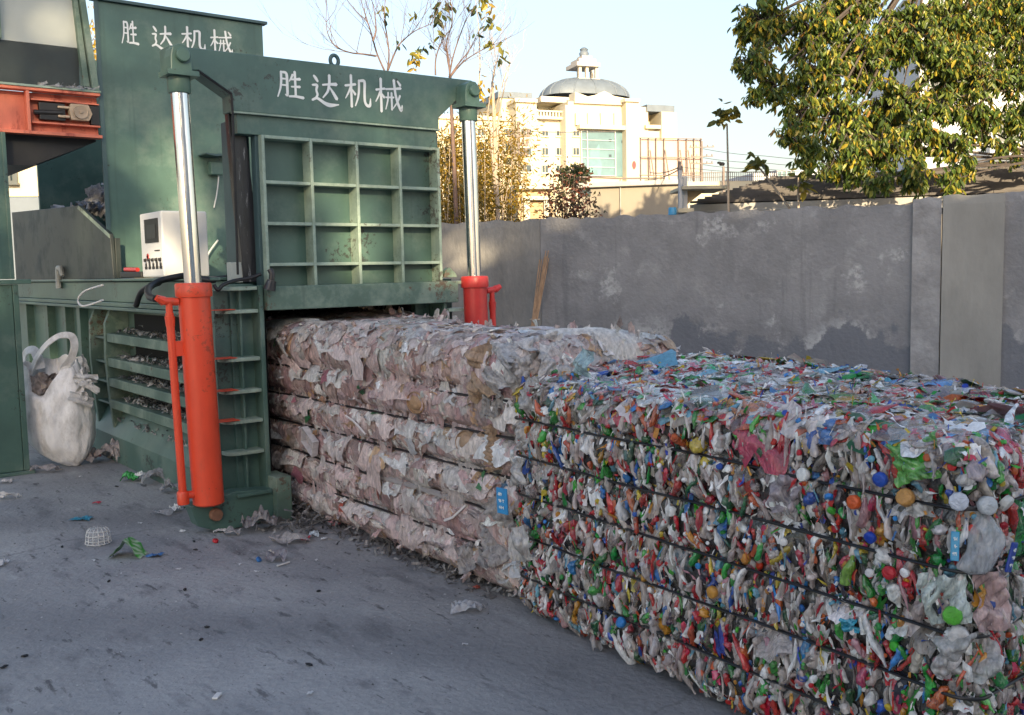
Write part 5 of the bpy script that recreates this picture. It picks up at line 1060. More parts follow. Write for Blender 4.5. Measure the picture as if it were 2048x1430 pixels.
# ---------------------------------------------------------------- trees
def bez(a, b, bow, n=8):
    m = (a + b) / 2 + bow; return [(1 - s) ** 2 * a + 2 * s * (1 - s) * m + s * s * b for s in np.linspace(0, 1, n)]
def leafy_tree():
    base = dep(2330, 700, 13.0); base.z = 0
    t = thing('broadleaf_tree', base, 'broadleaf tree with drooping dark green and yellowing leaves overhanging the wall at upper right', 'tree')
    fork = base + UP * 3.2 - HR * .15
    mb = MB(); mb.tube([base, base + UP * 1.6 + HR * .05, fork], [.17, .14, .11], 12); mb.build('trunk', 'twig', t, smooth=60)
    blobs = []    # photo x, y, distance, radius (m), density
    for x, y, D, r_, w in ((1530, 40, 11.8, .38, 1), (1510, 120, 11.6, .30, .9), (1555, 170, 11.7, .28, .9), (1620, 60, 12, .45, 1), (1640, 150, 11.8, .40, 1), (1600, 225, 11.7, .25, .9), (1585, 265, 11.5, .22, .9), (1620, 300, 11.6, .25, .9), (1680, 240, 11.8, .40, 1), (1720, 120, 12.2, .5, 1),
              (1700, 320, 11.5, .32, 1), (1760, 290, 11.6, .38, 1), (1760, 360, 11.2, .20, 1), (1830, 345, 11.3, .26, 1.1), (1840, 270, 11.8, .34, .9), (1905, 360, 11.3, .20, 1), (1800, 200, 12.2, .42, .9), (1820, 60, 12.2, .5, 1), (1920, 90, 12.4, .45, .8), (1900, 190, 12.4, .36, .55), (1960, 250, 12.2, .34, .7), (2010, 300, 12, .22, .6), (2020, 150, 12.4, .4, .6), (2000, 30, 12.6, .5, .9), (1700, 20, 12.4, .5, 1), (2060, 230, 12.4, .4, .7), (1750, 250, 12.6, .4, .8), (1890, 40, 12.2, .34, 1), (1895, 120, 12.0, .3, 1), (1880, 210, 12.0, .28, .9), (1900, 290, 11.8, .24, .9), (1925, 20, 12.2, .3, .9), (1960, 150, 12.2, .36, .8), (2040, 70, 12.4, .4, .8), (1945, 215, 12.1, .28, .7), (2035, 240, 12.3, .3, .8), (1870, 130, 12.2, .34, .7), (1660, 335, 11.4, .14, .8), (1930, 330, 11.4, .18, .8), (1500, 55, 11.8, .22, .8), (1508, 190, 11.6, .14, 1),
              (1650, -80, 12.4, .5, .8), (1800, -90, 12.6, .6, .8), (1950, -90, 12.8, .6, .8), (2120, 60, 12.8, .6, .7), (2160, 260, 12.8, .5, .7), (2300, 100, 13.2, .9, .6)):
        blobs.append((dep(x, y, D), r_, w))
    lb = MB(); P = []; Dd = []
    hubs = [dep(x, y, D) for x, y, D in ((2080, 20, 12.8), (2110, 190, 12.9), (1860, -90, 12.8), (2130, 330, 12.8))]
    for h_ in hubs: lb.tube(bez(fork, h_, UP * .4, 8), [.06, .055, .05, .046, .042, .038, .034, .03], 7)
    for c, r_, w in blobs:
        h_ = min(hubs, key=lambda q: (q - c).length); lb.tube(bez(h_, c, UP * rng.uniform(.05, .35) + HF * rng.uniform(-.4, .4) + HR * rng.uniform(-.2, .2), 9), [.024, .023, .021, .019, .017, .015, .012, .009, .006], 5)
        nc = max(8, int(w * r_ ** 2 * 620))
        for _ in range(nc):
            v = Vector(rng.normal(size=3)).normalized() * r_ * rng.uniform(.15, 1.05) ** .6; tip = c + v
            lb.tube(bez(c + v * .15, tip, UP * .06, 5), [.007, .006, .005, .004, .003], 4)
            k = rng.integers(10, 17)
            for j in range(k):
                an = rng.uniform(0, 6.283); dr = Vector((math.cos(an) * .55, math.sin(an) * .55, rng.uniform(-1.2, -.25))); P.append(tip - v * rng.uniform(0, .35) + Vector(rng.normal(0, .02, 3))); Dd.append(dr)
    lb.build('limbs', mat('dark_branch_bark', (.07, .055, .045), .85, var=.3, vscale=9), t, smooth=60)
    P = np.array(P); D = np.array(Dd); n = len(P); L = rng.uniform(.05, .125, n)
    V, q, tr = leaves(P, D, rng.normal(size=(n, 3)) * .6 + [0, 0, 1], L, L * rng.uniform(.34, .46, n))
    pal = np.array([(.055, .09, .018), (.09, .145, .024), (.15, .19, .028), (.27, .27, .035), (.42, .32, .035), (.32, .18, .035)])
    c = pal[rng.choice(6, n, p=[.28, .26, .2, .13, .10, .03])] * rng.uniform(.8, 1.2, (n, 1)); c = np.concatenate([c, np.ones((n, 1))], 1)
    o = fast('foliage', V, [q, tr], 'leaf', t, per(c, 8), smooth=False); o['kind'] = 'stuff'
leafy_tree()

def twiggy(name, D, stems, label, cat, clumps, group=None, seed=3, base_py=None, pale=False, spread=1.0, density=1.0):
    """bare young tree: every main stem a photo polyline at distance D, side shoots grown from it"""
    rr = random.Random(seed); b0 = dep(*stems[0][0], D); base = Vector((b0.x, b0.y, 0)); t = thing(name, base, label, cat, group)
    mb = MB(); tw = MB()
    def shoot(p, d, L, r_, lev):
        pts = [p]; d = d.normalized()
        for i in range(5):
            d = (d + Vector((rr.uniform(-.16, .16), rr.uniform(-.16, .16), rr.uniform(-.02, .14)))).normalized(); pts.append(pts[-1] + d * L / 5)
            if lev < 2 and rr.random() < .55 * density:
                sd = Vector((rr.uniform(-1, 1), rr.uniform(-1, 1), rr.uniform(-.1, .6))).normalized(); shoot(pts[-1], d * .8 + sd * .7, L * rr.uniform(.4, .7), r_ * .55, lev + 1)
        tw.tube(pts, [r_ * (1 - .14 * i) for i in range(6)], 4)
    for st in stems:
        P = [dep(x, y, D + .25 * math.sin(i * 1.7 + len(st))) for i, (x, y) in enumerate(st)]; n = len(P); r0 = .016 if len(st) > 3 else .011
        full = []
        for i in range(n - 1):
            p0, p1, p2, p3 = P[max(i - 1, 0)], P[i], P[i + 1], P[min(i + 2, n - 1)]
            for k in range(4):
                s = k / 4; full.append(.5 * ((2 * p1) + (p2 - p0) * s + (2 * p0 - 5 * p1 + 4 * p2 - p3) * s ** 2 + (3 * p1 - p0 - 3 * p2 + p3) * s ** 3))
        full.append(P[-1]); m = len(full); mb.tube(full, [r0 * (1 - .75 * i / m) for i in range(m)], 6)
        for i in range(2, m):
            if rr.random() < .55 * density:
                d = (full[i] - full[i - 1]).normalized(); sd = HR * rr.uniform(-1, 1) + HF * rr.uniform(-1, 1) + UP * rr.uniform(0, .8); shoot(full[i], d + sd * .75, rr.uniform(.4, 1.2) * spread, .0055, 0)
    f0 = dep(*stems[0][0], D)
    mb.tube([base, base + (f0 - base) * .5 + HR * .05, f0], [.05, .04, .026], 8)
    for st in stems[1:]:
        s0 = dep(*st[0], D)
        if (s0 - f0).length > .25 and st[0][1] > 120: mb.tube([base + (f0 - base) * .6, (base + (f0 - base) * .8) * .5 + s0 * .5 - UP * .1, s0], [.025, .022, .016], 6)
    mb.build('trunk', 'twig_pale' if pale else 'twig', t, smooth=60)
    if tw.n: tw.build('twigs', 'twig_pale' if pale else 'twig', t)
    P = []; Dv = []; C = []; Ls = []
    for x, y, k, s, colr in clumps:
        c = dep(x, y, D)
        for _ in range(k):
            P.append(c + Vector(rng.normal(0, s * .55, 3))); Dv.append((rng.normal(), rng.normal(), -.9)); C.append(np.array(colr) * rng.uniform(.7, 1.3)); Ls.append(rng.uniform(.10, .17))
    if P:
        n = len(P); L = np.array(Ls); V, q, tr = leaves(np.array(P), np.array(Dv), rng.normal(size=(n, 3)) + [0, 0, .6], L, L * .5)
        o = fast('leaves', V, [q, tr], 'leaf', t, per(np.concatenate([np.array(C), np.ones((n, 1))], 1), 8), smooth=False); o['kind'] = 'stuff'
    return t
DK, YL, OL = (.05, .065, .02), (.38, .26, .03), (.19, .18, .03)
twiggy('bare_tree', 15, [[(773, 150), (755, 110), (746, 80), (735, 45), (715, 25), (690, -5)], [(752, 112), (725, 108), (700, 105), (670, 92), (655, 65), (652, 40)], [(746, 82), (752, 60), (749, 25), (741, -10)], [(774, 150), (778, 110), (774, 70), (768, 38), (772, -10)], [(776, 140), (790, 105), (802, 85), (830, 62), (862, 48)]],
       'bare thin branched tree rising behind the press beam', 'tree', [(829, 108, 10, .10, OL), (833, 122, 12, .10, YL), (799, 88, 3, .05, DK), (764, 14, 5, .08, OL), (768, 28, 4, .06, DK), (826, 26, 4, .06, OL)], seed=5)
twiggy('bare_tree', 16, [[(900, 152), (896, 120), (890, 90), (884, 70)], [(901, 152), (915, 130), (935, 105), (952, 75)], [(902, 152), (925, 125), (955, 105), (985, 90)], [(899, 150), (905, 118), (915, 85), (930, 45), (945, 20)], [(900, 150), (897, 115), (893, 85), (905, 40), (900, -5)], [(871, 150), (872, 115), (885, 80), (900, 60)]],
       'bare tree with hanging dark leaf clusters above the far cylinder', 'tree', [(875, 33, 8, .07, DK), (885, 12, 12, .12, DK), (889, 5, 8, .10, OL), (872, 42, 6, .05, DK), (878, 65, 6, .06, OL), (850, 90, 5, .09, DK), (842, 98, 4, .05, DK), (948, 15, 9, .08, DK), (970, 5, 14, .12, OL), (980, 18, 8, .09, YL), (975, 35, 3, .05, DK), (987, 48, 5, .06, OL), (971, 50, 3, .05, DK), (953, 65, 4, .04, DK), (974, 85, 7, .08, OL), (1000, 95, 5, .08, OL), (1003, 112, 5, .08, OL), (998, 118, 3, .05, DK)], seed=9)
twiggy('bare_tree', 17, [[(985, 165), (992, 130), (996, 115)], [(1003, 200), (1012, 165), (1020, 130)], [(990, 220), (1010, 150), (1014, 128)], [(975, 230), (985, 160), (992, 120)], [(958, 170), (960, 120), (956, 40), (950, -5)]],
       'slim pale stemmed bare saplings right of the far cylinder', 'tree', [(955, 170, 12, .16, YL), (965, 185, 16, .2, YL)], seed=4, pale=True, spread=.7)

def bamboo_clump():
    """sunlit yellow bamboo beyond the wall"""
    specs = [('feathery yellow bamboo clump beyond the wall right next to the press', 17, (880, 950), 235, 450, 9000, 1), ('feathery yellow bamboo clump beyond the wall between cylinder and utility pole', 19, (950, 1040), 225, 450, 7600, 2)]
    for lbl, D, (xa, xb), yt, yb, n, sd in specs:
        base = dep((xa + xb) / 2, 600, D); base.z = 0; t = thing('bamboo_clump', base, lbl, 'bamboo', 'yellow bamboo beyond the wall'); mb = MB(); r_ = random.Random(sd); P = []; Dv = []
        for i in range(26):
            x0 = r_.uniform(xa, xb); x1 = x0 + r_.uniform(-22, 22); top = dep(x1, r_.uniform(yt, yt + 110), D + r_.uniform(-.8, .8)); foot = base + HR * (r_.uniform(-.35, .35)) + HF * r_.uniform(-.4, .4)
            pts = bez(foot, top, HR * r_.uniform(-.15, .15) + UP * .3, 9); mb.tube(pts, [.014, .013, .012, .011, .010, .008, .006, .005, .003], 5)
            for j in range(n // 26):
                s = r_.uniform(.32, 1); k = min(7, int(s * 8)); p = pts[k] + (pts[k + 1] - pts[k]) * (s * 8 - k); off = Vector(rng.normal(0, .17, 3)); P.append(p + off); Dv.append(off * 2 + Vector((0, 0, -.12)) + Vector(rng.normal(0, .08, 3)))
        mb.build('culms', 'twig_pale', t, smooth=60); m = len(P); L = rng.uniform(.05, .12, m)
        V, q, tr = leaves(np.array(P), np.array(Dv), rng.normal(size=(m, 3)), L, L * .28)
        pal = np.array([(.27, .165, .012), (.33, .22, .022), (.17, .12, .012), (.08, .08, .015)]); c = pal[rng.choice(4, m, p=[.38, .27, .22, .13])] * rng.uniform(.8, 1.2, (m, 1))
        o = fast('foliage', V, [q, tr], 'leaf', t, per(np.concatenate([c, np.ones((m, 1))], 1), 8), smooth=False); o['kind'] = 'stuff'
bamboo_clump()

def sapling(stalk, D, heads, label, cat='sapling', big=.3):
    b = dep(*stalk[0], D); t = thing('leafy_sapling', (b.x, b.y, 0), label, cat, 'thin pale saplings above the wall'); P = [dep(x, y, D) for x, y in stalk]
    MB().tube([Vector((b.x, b.y, 0))] + P, [.02] + [.017 - .008 * i / len(P) for i in range(len(P))], 7).build('stem', 'twig_pale', t, smooth=60)
    Q = []; Dv = []; C = []
    for x, y, k, s, c in heads:
        p = dep(x, y, D)
        for _ in range(k): Q.append(p + Vector(rng.normal(0, s * .4, 3))); Dv.append((rng.normal() * .8, rng.normal() * .8, rng.uniform(-1.1, .25))); C.append(np.array(c) * rng.uniform(.75, 1.3))
    n = len(Q); L = rng.uniform(.10, .19, n) * big / .3; V, q, tr = leaves(np.array(Q), np.array(Dv), rng.normal(size=(n, 3)) + [0, 0, .5], L, L * .55)
    o = fast('leaves', V, [q, tr], 'leaf', t, per(np.concatenate([np.array(C), np.ones((n, 1))], 1), 8), smooth=False); o['kind'] = 'stuff'
G1, Y1 = (.12, .13, .03), (.45, .34, .05)
sapling([(1457, 425), (1456, 340), (1454, 248)], 12.9, [(1450, 215, 8, .16, G1), (1438, 225, 6, .12, G1), (1462, 222, 9, .14, OL), (1450, 235, 8, .12, Y1), (1446, 248, 4, .07, Y1)], 'tall straight pale sapling with a small leafy head against the sky')
sapling([(1578, 415), (1556, 385), (1530, 350), (1518, 335)], 12.6, [(1510, 318, 8, .13, G1), (1524, 320, 5, .10, G1), (1514, 335, 5, .08, Y1), (1500, 332, 3, .06, OL)], 'leaning pale sapling with few drooping leaves')
sapling([(1597, 420), (1596, 390), (1597, 355)], 12.4, [(1600, 345, 8, .12, G1), (1606, 362, 9, .12, OL), (1602, 378, 8, .10, Y1), (1588, 372, 4, .08, G1)], 'short pale sapling with yellowing leaves close to the big tree')

# ---------------------------------------------------------------- buildings beyond the wall
class Facade:
    """a building's front drawn on its own upright plane: photo sight lines met with that plane"""
    def __init__(s, px, D, ang):
        s.u = (HF * math.cos(R(ang)) + HR * math.sin(R(ang))).normalized(); s.n = (-HF * math.sin(R(ang)) + HR * math.cos(R(ang))).normalized(); s.p = dep(px, 540, D)
    def at(s, px, py, off=0): return onpl(px, py, s.p + s.n * off, s.n)
    def block(s, mb, x0, x1, yt, yb, off, depth):
        a, b = s.at(x0, yt, off), s.at(x1, yt, off); z1 = s.at((x0 + x1) / 2, yt, off).z; z0 = 0 if yb is None else s.at((x0 + x1) / 2, yb, off).z
        a = Vector((a.x, a.y, z0)); return mb.obox(a, Vector((b.x - a.x, b.y - a.y, 0)), -s.n * depth, UP * (z1 - z0))
    def window(s, parent, x0, x1, yt, yb, off, bars=1, frame='cream_trim', glass='win', fw=.10, sill=True):
        a, b = s.at(x0, yt, off), s.at(x1, yb, off); w = (Vector((b.x - a.x, b.y - a.y, 0))).length; h = a.z - b.z; p = Vector((a.x, a.y, b.z))
        m = MB()
        for (u0, v0, u1, v1) in ((-fw, -fw, w + fw, 0), (-fw, h, w + fw, h + fw), (-fw, 0, 0, h), (w, 0, w + fw, h)): m.obox(p + s.u * u0 + UP * v0 - s.n * .02, s.u * (u1 - u0), UP * (v1 - v0), s.n * .10)
        for i in range(bars): x = w * (i + 1) / (bars + 1); m.obox(p + s.u * (x - fw * .3) + UP * .01 - s.n * .02, s.u * fw * .6, UP * (h - .02), s.n * .06)
        if sill: m.obox(p + s.u * (-fw * 1.6) - UP * fw * 2 - s.n * .02, s.u * (w + fw * 3.2), UP * fw * .95, s.n * .2)
        o = m.build('window', frame, parent); g = MB().obox(p - s.n * .02, s.u * w, UP * h, s.n * .035).build('pane', glass, o); return o

def domed_building():
    f = Facade(1200, 135, 70)
    c = f.at(1200, 540); t = thing('domed_building', (c.x, c.y, 0), 'large cream classical building with grey dome and open rooftop lantern, far behind the wall', 'building')
    def part(name, m, *blocks, bevel=0):
        mb = MB()
        for b in blocks: f.block(mb, *b)
        return mb.build(name, m, t, bevel)
    part('left_wing', 'cream', (868, 1036, 235, None, -2, 14), bevel=.05); part('wing_cornice', 'cream_trim', (866, 1036, 231, 239, -1.6, 14.2))
    part('left_tower', 'cream', (1032, 1073, 203, None, .4, 9)); part('tower_cornice', 'cream_trim', (1030, 1075, 197, 204, .9, 10)); 
    part('attic_block', 'cream', (1000, 1066, 197, 236, -2.5, 12)); part('attic_roof', 'slate', (996, 1064, 184, 196, -2.2, 12.6))
    part('left_front', 'cream', (1073, 1136, 237, None, -.6, 12)); part('balustrade', 'cream_trim', (1071, 1137, 233, 238, .3, .8), (1071, 1137, 221, 224, .3, .5), *[(1074 + k * 6.2, 1076.6 + k * 6.2, 224, 233, .2, .4) for k in range(10)])
    part('terrace_block', 'grey_steel', (1076, 1138, 198, 237, -6, 9))
    part('centre_block', 'cream', (1136, 1256, 205, None, .8, 16)); part('pilaster', 'cream_trim', (1131, 1139, 210, None, 1.4, 2))
    # pediment
    ped = MB(); pts = [f.at(x, y, 1.2) for x, y in ((1150, 206), (1150, 184), (1160, 187), (1176, 193), (1190, 190), (1209, 182), (1228, 192), (1254, 197), (1254, 208))]; ped.prism(pts, -f.n * 2); ped.build('pediment', 'cream_trim', t)
    part('upper_ledge', 'cream_trim', (1160, 1258, 250, 258, 2.0, 1.6), (1150, 1258, 205, 208, 1.3, .6)); 
    # arches in a row
    am = MB()
    for k, x in enumerate((1164, 1190, 1216, 1242)):
        a = f.at(x, 240, .82); r_ = 1.0; ring = [a + f.u * (r_ * math.cos(q)) + UP * (r_ * 1.0 * math.sin(q)) for q in np.linspace(0, math.pi, 13)]
        am.prism([*ring, a - f.u * r_ - UP * 1.0, a + f.u * r_ - UP * 1.0], f.n * .06)
    am.build('blind_arch', 'fascia', t)
    part('arch_column', 'cream_trim', *[(x, x + 3, 226, 250, 1.3, .5) for x in (1152, 1176, 1202, 1229)])
    g = part('curtain_wall', 'curtain', (1163, 1256, 262, 353, .95, .1)); fr = MB()
    for x in (1162, 1174, 1230, 1247): f.block(fr, x, x + 1.4, 260, 353, 1.15, .18)
    for y in (262, 280, 298, 316, 334, 351): f.block(fr, 1163.4, 1229.9, y, y + .9, 1.10, .1)
    fr.build('mullions', 'white_wall', t)
    mk = MB()
    for x, y in ((1218, 278), (1243, 281), (1218, 309)): f.block(mk, x, x + 5, y, y + 5, 1.0, .04)
    mk.build('pane', 'win', g)
    # reflection in the glass, drawn as a flat teal cut-out
    sil = MB(); sil.prism([f.at(x, y, .97) for x, y in ((1180, 300), (1192, 298), (1198, 288), (1200, 300), (1199, 315), (1204, 330), (1202, 351), (1196, 351), (1192, 338), (1186, 351), (1180, 351))], -f.n * .01); sil.build('painted_reflection', mat('reflection_teal', (.13, .27, .27), .2, var=.2, vscale=.5), g)
    part('right_pillar', 'cream', (1252, 1278, 203, None, 2.2, 5)); part('pillar_cap', 'cream_trim', (1250, 1280, 197, 203, 2.6, 5.8))
    part('right_wing', 'cream', (1278, 1326, 262, None, -1, 12), (1278, 1296, 214, 262.5, -1.2, 6)); part('right_balustrade', 'cream_trim', (1292, 1330, 250, 257, -.6, .8))
    part('right_tower', 'cream', (1323, 1353, 224, None, -.4, 9), (1296, 1323.5, 224, 250, -4, 6)); part('tower_roof', 'slate', (1294, 1349, 210, 223.5, -.9, 8.4))
    # dome and lantern
    ctr = f.at(1169, 197, -7); a, b = f.at(1086, 197, -7), f.at(1252, 197, -7); rx = (b - a).length / 2; zt = f.at(1169, 160, -7).z; h = zt - ctr.z
    mb = MB(); v = []; nu, nv = 14, 48
    for i in range(nu):
        q = math.pi / 2 * i / (nu - 1) * .93
        for k in range(nv):
            an = 2 * math.pi * k / nv; ex = .72; cu, sv = math.cos(an), math.sin(an); su = math.copysign(abs(cu) ** ex, cu); sw = math.copysign(abs(sv) ** ex, sv); rr_ = math.cos(q) ** .8
            v.append(ctr + f.u * (rx * rr_ * su) + f.n * (rx * .62 * rr_ * sw) + UP * (h * 1.03 * math.sin(q)))
    mb.add(v, [tuple(int(z) for z in r_)[::-1] for r_ in grid_faces(nu, nv, True)]); mb.f.append(tuple(range((nu - 1) * nv, nu * nv))[::-1]); D = mb.build('dome', 'slate', t, smooth=40)
    rb = MB()
    for k in range(16):
        an = 2 * math.pi * k / 16; ex = .72; cu, sv = math.cos(an), math.sin(an); su = math.copysign(abs(cu) ** ex, cu); sw = math.copysign(abs(sv) ** ex, sv)
        rb.tube([ctr + (f.u * (rx * math.cos(q) ** .8 * su) + f.n * (rx * .62 * math.cos(q) ** .8 * sw)) * 1.004 + UP * h * 1.03 * math.sin(q) for q in np.linspace(0, 1.4, 10)], .10, 5)
    rb.build('dome_rib', 'slate', D)
    part('dome_drum', 'cream_trim', (1082, 1256, 196, 207, -2.2, 12))
    L0 = -7
    part('lantern_base', 'fascia', (1156, 1200, 156, 163, L0 + 2.2, 3.6))
    for x, d_ in ((1158, 1.9), (1172, 1.9), (1191, 1.9), (1156, -.9), (1182, -.9)):
        cols = MB(); f.block(cols, x, x + 5, 131, 157, L0 + d_, .5); cols.build('lantern_column', 'cream_trim', t)
    part('lantern_roof', 'fascia', (1154, 1200, 124, 132, L0 + 2.4, 4.0), (1158, 1192, 117, 124, L0 + 1.8, 3.0), (1164, 1184, 111, 117, L0 + 1.0, 1.8))
    tp = f.at(1168, 104, L0); mb = MB(); mb.lathe([(.0, -.7), (.62, -.6), (.72, -.2), (.5, .1), (.62, .35), (.3, .6), (0, .65)], tp, 14); mb.build('finial', 'slate', t, smooth=50)
    for xs_, ys_, off in (((1084, 1113), ((296, 310), (331, 345), (262, 272)), -.55), ((1146,), ((296, 310), (262, 272), (331, 345)), .85)):
        for x in xs_:
            for y0, y1 in ys_: f.window(t, x, x + 12, y0, y1, off)
    for x in (1046,):
        for y0, y1 in ((258, 270), (296, 310), (330, 344)): f.window(t, x - 4, x + 16, y0, y1, .45)
    for x in (900, 925, 955, 985, 1010):
        for y0, y1 in ((258, 271), (287, 301), (315, 330)): f.window(t, x, x + 14, y0, y1, -1.95)
    gr = MB()
    for y in (218, 290): f.block(gr, 1073, 1076, y, y + 60, -.2, .4)
    gr.build('drain_pipe', 'fascia', t)
    sp = MB(); q = f.at(1268, 330, 2.25); sp.lathe([(0, 0), (.9, 0), (.9, .08), (0, .08)], (0, 0, 0), 16); o = sp.build('red_emblem', mat('red_sign', (.6, .05, .05), .6), None)
    zq = f.n.to_track_quat('Z', 'Y').to_matrix().to_4x4(); o.data.transform(Matrix.Translation(q) @ zq @ Matrix.Diagonal((.32, .62, 1, 1))); adopt(o, t)
domed_building()

def low_things():
    # billboard frame
    f = Facade(1340, 85, 74); c = f.at(1340, 540); t = thing('billboard_frame', (c.x, c.y, 0), 'rusty billboard frame with faded pinkish sheet standing right of the domed building', 'billboard')
    mb = MB(); f.block(mb, 1282, 1403, 279, 352, 0, .1); mb.build('sheet', 'billboard', t); mb = MB()
    for x in (1281, 1297, 1312, 1328, 1357, 1373, 1388, 1402): f.block(mb, x, x + 1.2, 276, None, .25, .2)
    for y in (276, 314, 350): f.block(mb, 1280, 1405, y, y + 1.3, .42, .16)
    for x in (1300, 1330, 1360, 1376): mb.tube([f.at(x, 300, .35), f.at(x + 9, 360, .8)], .06, 5)
    mb.build('lattice', 'frame', t)
    # beige shed
    f = Facade(1260, 22, 102); c = f.at(1260, 440); t = thing('beige_shed', (c.x, c.y, 0), 'low beige rendered shed with flat roof edge behind the wall', 'shed')
    mb = MB(); f.block(mb, 1155, 1362, 369, None, 0, 5); mb.build('wall', 'beige', t, .02); mb = MB(); f.block(mb, 1153, 1366, 362, 372, .12, 5.2); mb.build('roof_edge', 'fascia', t, .02)
    mb = MB(); f.block(mb, 1158, 1181, 378, 393, .02, .1); mb.build('window', 'win', t); mb = MB(); f.block(mb, 1240, 1241.5, 372, 440, .05, .04); mb.build('wall_joint', 'fascia', t)
    mb = MB(); mb.tube([f.at(1160, 362, .1), f.at(1160, 354, .1), f.at(1240, 357, .1), f.at(1240, 362, .1)], .02, 5); mb.tube([f.at(1240, 357, .1), f.at(1330, 356, .1)], .02, 5); mb.build('roof_pipe', 'frame', t)
    # ochre gate pillar house and pink roof below the bamboo
    f = Facade(1080, 24, 84); c = f.at(1080, 440); t = thing('ochre_gatehouse', (c.x, c.y, 0), 'small ochre gatehouse with pilasters between the utility pole and red shrub', 'house')
    mb = MB(); f.block(mb, 1035, 1105, 378, None, 0, 3); mb.build('wall', 'ochre', t, .02); mb = MB(); f.block(mb, 1030, 1112, 366, 378, .2, 3.4); f.block(mb, 1048, 1060, 400, None, .12, .1); f.block(mb, 1088, 1100, 400, None, .12, .1); f.block(mb, 1044, 1104, 392, 400, .18, .16); mb.build('trim', 'cream_trim', t, .01)
    # sheet-roofed house along the wall
    a, b = onpl(1386, 410, WALL_B + HF * 3.5, HF), None
    f = Facade(1700, 13.5, 104); c = f.at(1700, 440); t = thing('sheet_roofed_house', (c.x, c.y, 0), 'long low house with ribbed dark brown sheet roof just behind the wall', 'house')
    e0, e1 = f.at(1380, 409, 0), f.at(2120, 379, 0); z = (e0.z + e1.z) / 2; e0.z = e1.z = z; back = -f.n
    rz = f.at(1740, 346, -2.2).z; mb = MB(); L = (e1 - e0).length; n = int(L / .17)
    top0 = e0 + back * 2.2 + f.u * .55; v = []; nn = n * 6
    for i in range(nn + 1):
        p = e0 + f.u * (L * i / nn); d = i / nn * L
        v += [Vector((p.x, p.y, z)), Vector((p.x, p.y, z)) + back * 2.2 + UP * (rz - z)]
    slope = (back * 2.2 + UP * (rz - z)); nr = slope.cross(f.u).normalized(); nr = nr if nr.z > 0 else -nr
    # lapped courses run along the roof, each lying on the one below
    m = 13; mb = MB(); dz = slope / m
    for j in range(m):
        a_ = e0 + f.u * (1.25 * j / m) + dz * j; L_ = L - 1.25 * j / m; lift = nr * .035; rk = f.u * (1.25 / m)
        for k in range(6): mb.add([a_ + f.u * (L_ * k / 6) + lift, a_ + f.u * (L_ * (k + 1) / 6 - .006) + lift, a_ + f.u * (L_ * (k + 1) / 6 - .006) + dz * 1.06 + nr * .002, a_ + f.u * (L_ * k / 6) + (rk if k == 0 else rk * 0) + dz * 1.06 + nr * .002, a_ + f.u * (L_ * k / 6), a_ + f.u * (L_ * (k + 1) / 6 - .006)], [(0, 1, 2, 3), (4, 5, 1, 0), (4, 0, 3), (5, 2, 1)])
    mb.add([e0 - nr * .01 - UP * .02, e0 + f.u * L - nr * .01 - UP * .02, e0 + f.u * L + slope - nr * .01, e0 + f.u * 1.25 + slope - nr * .01], [(0, 1, 2, 3)])
    mb.build('roof', 'tile', t)
    mb = MB(); mb.obox(e0 - UP * .12 + f.n * .02, f.u * L, -f.n * .03, UP * .10); mb.tube([e0 + UP * -.13 + f.n * .05, e1 - UP * .13 + f.n * .05], .018, 6); mb.build('eaves_board', 'fascia', t)
    w = MB(); w.obox(Vector((e0.x, e0.y, 0)) - f.n * .25 + f.u * .3, f.u * (L - .3), -f.n * 2, UP * (z - .16)); w.build('wall', 'beige', t)
    gp = MB(); gp.prism([e0 - f.n * .2 + f.u * .1, e0 - f.n * 2.2 + f.u * .1, e0 + slope * .98 + f.u * 1.2], f.u * .06); gp.build('gable', 'ochre', t)
    # white lean-to frame
    f = Facade(1410, 13.2, 88); c = f.at(1364, 425); t = thing('lean_to_frame', (c.x, c.y, 0), 'white lean to frame with pale flat top between beige shed and brown roof', 'frame')
    mb = MB(); f.block(mb, 1358, 1364, 340, None, 0, .06); f.block(mb, 1366, 1375, 352, None, -.1, .06); mb.build('post', 'white_wall', t, .005)
    mb = MB(); f.block(mb, 1364, 1457, 371, 378, .05, .8); f.block(mb, 1356, 1388, 416, 425, .1, .4); mb.build('slab', 'cream', t, .006)
    mb = MB(); mb.prism([f.at(1372, 380, -.2), f.at(1412, 380, -.2), f.at(1370, 412, -.2)], -f.n * .04); mb.build('gusset', 'ochre', t)
    dr = f.at(1345, 418, .15); mb = MB(); mb.lathe([(.0, -.3), (.05, -.3), (.055, -.28), (.055, .0), (.05, .02), (.0, .02)], dr, 16); mb.lathe([(.056, -.08), (.06, -.075), (.06, -.065), (.056, -.06)], dr, 16); o = mb.build('blue_canister', 'blue_drum', None, smooth=40); tag(recenter(o, dr - UP * .3), 'blue plastic canister standing at the foot of the lean to frame', 'canister')
    st = MB(); st.obox(dr - UP * .33 - f.u * .12 - f.n * .1, f.u * .24, f.n * .2, UP * .028); st.obox(Vector((dr.x, dr.y, 0)) - f.u * .04 - f.n * .04, f.u * .08, f.n * .08, UP * (dr.z - .331)); o = st.build('canister_stand', 'fascia', None); tag(recenter(o, (dr.x, dr.y, 0)), 'small ledge post under the blue canister', 'stand')
    # far roof railing
    f = Facade(1450, 45, 90); c = f.at(1450, 540); t = thing('roof_railing', (c.x, c.y, 0), 'dark lattice roof railing on a low pale block under the wires', 'railing')
    mb = MB(); f.block(mb, 1362, 1560, 362, None, 0, 4); mb.build('parapet', 'cream', t); mb = MB()
    for k in range(46): f.block(mb, 1364 + k * 4.2, 1365 + k * 4.2, 344 + (k % 7 == 0) * -2, 362, .05, .04)
    for y in (344, 353): f.block(mb, 1362, 1556, y, y + 1, .1, .05)
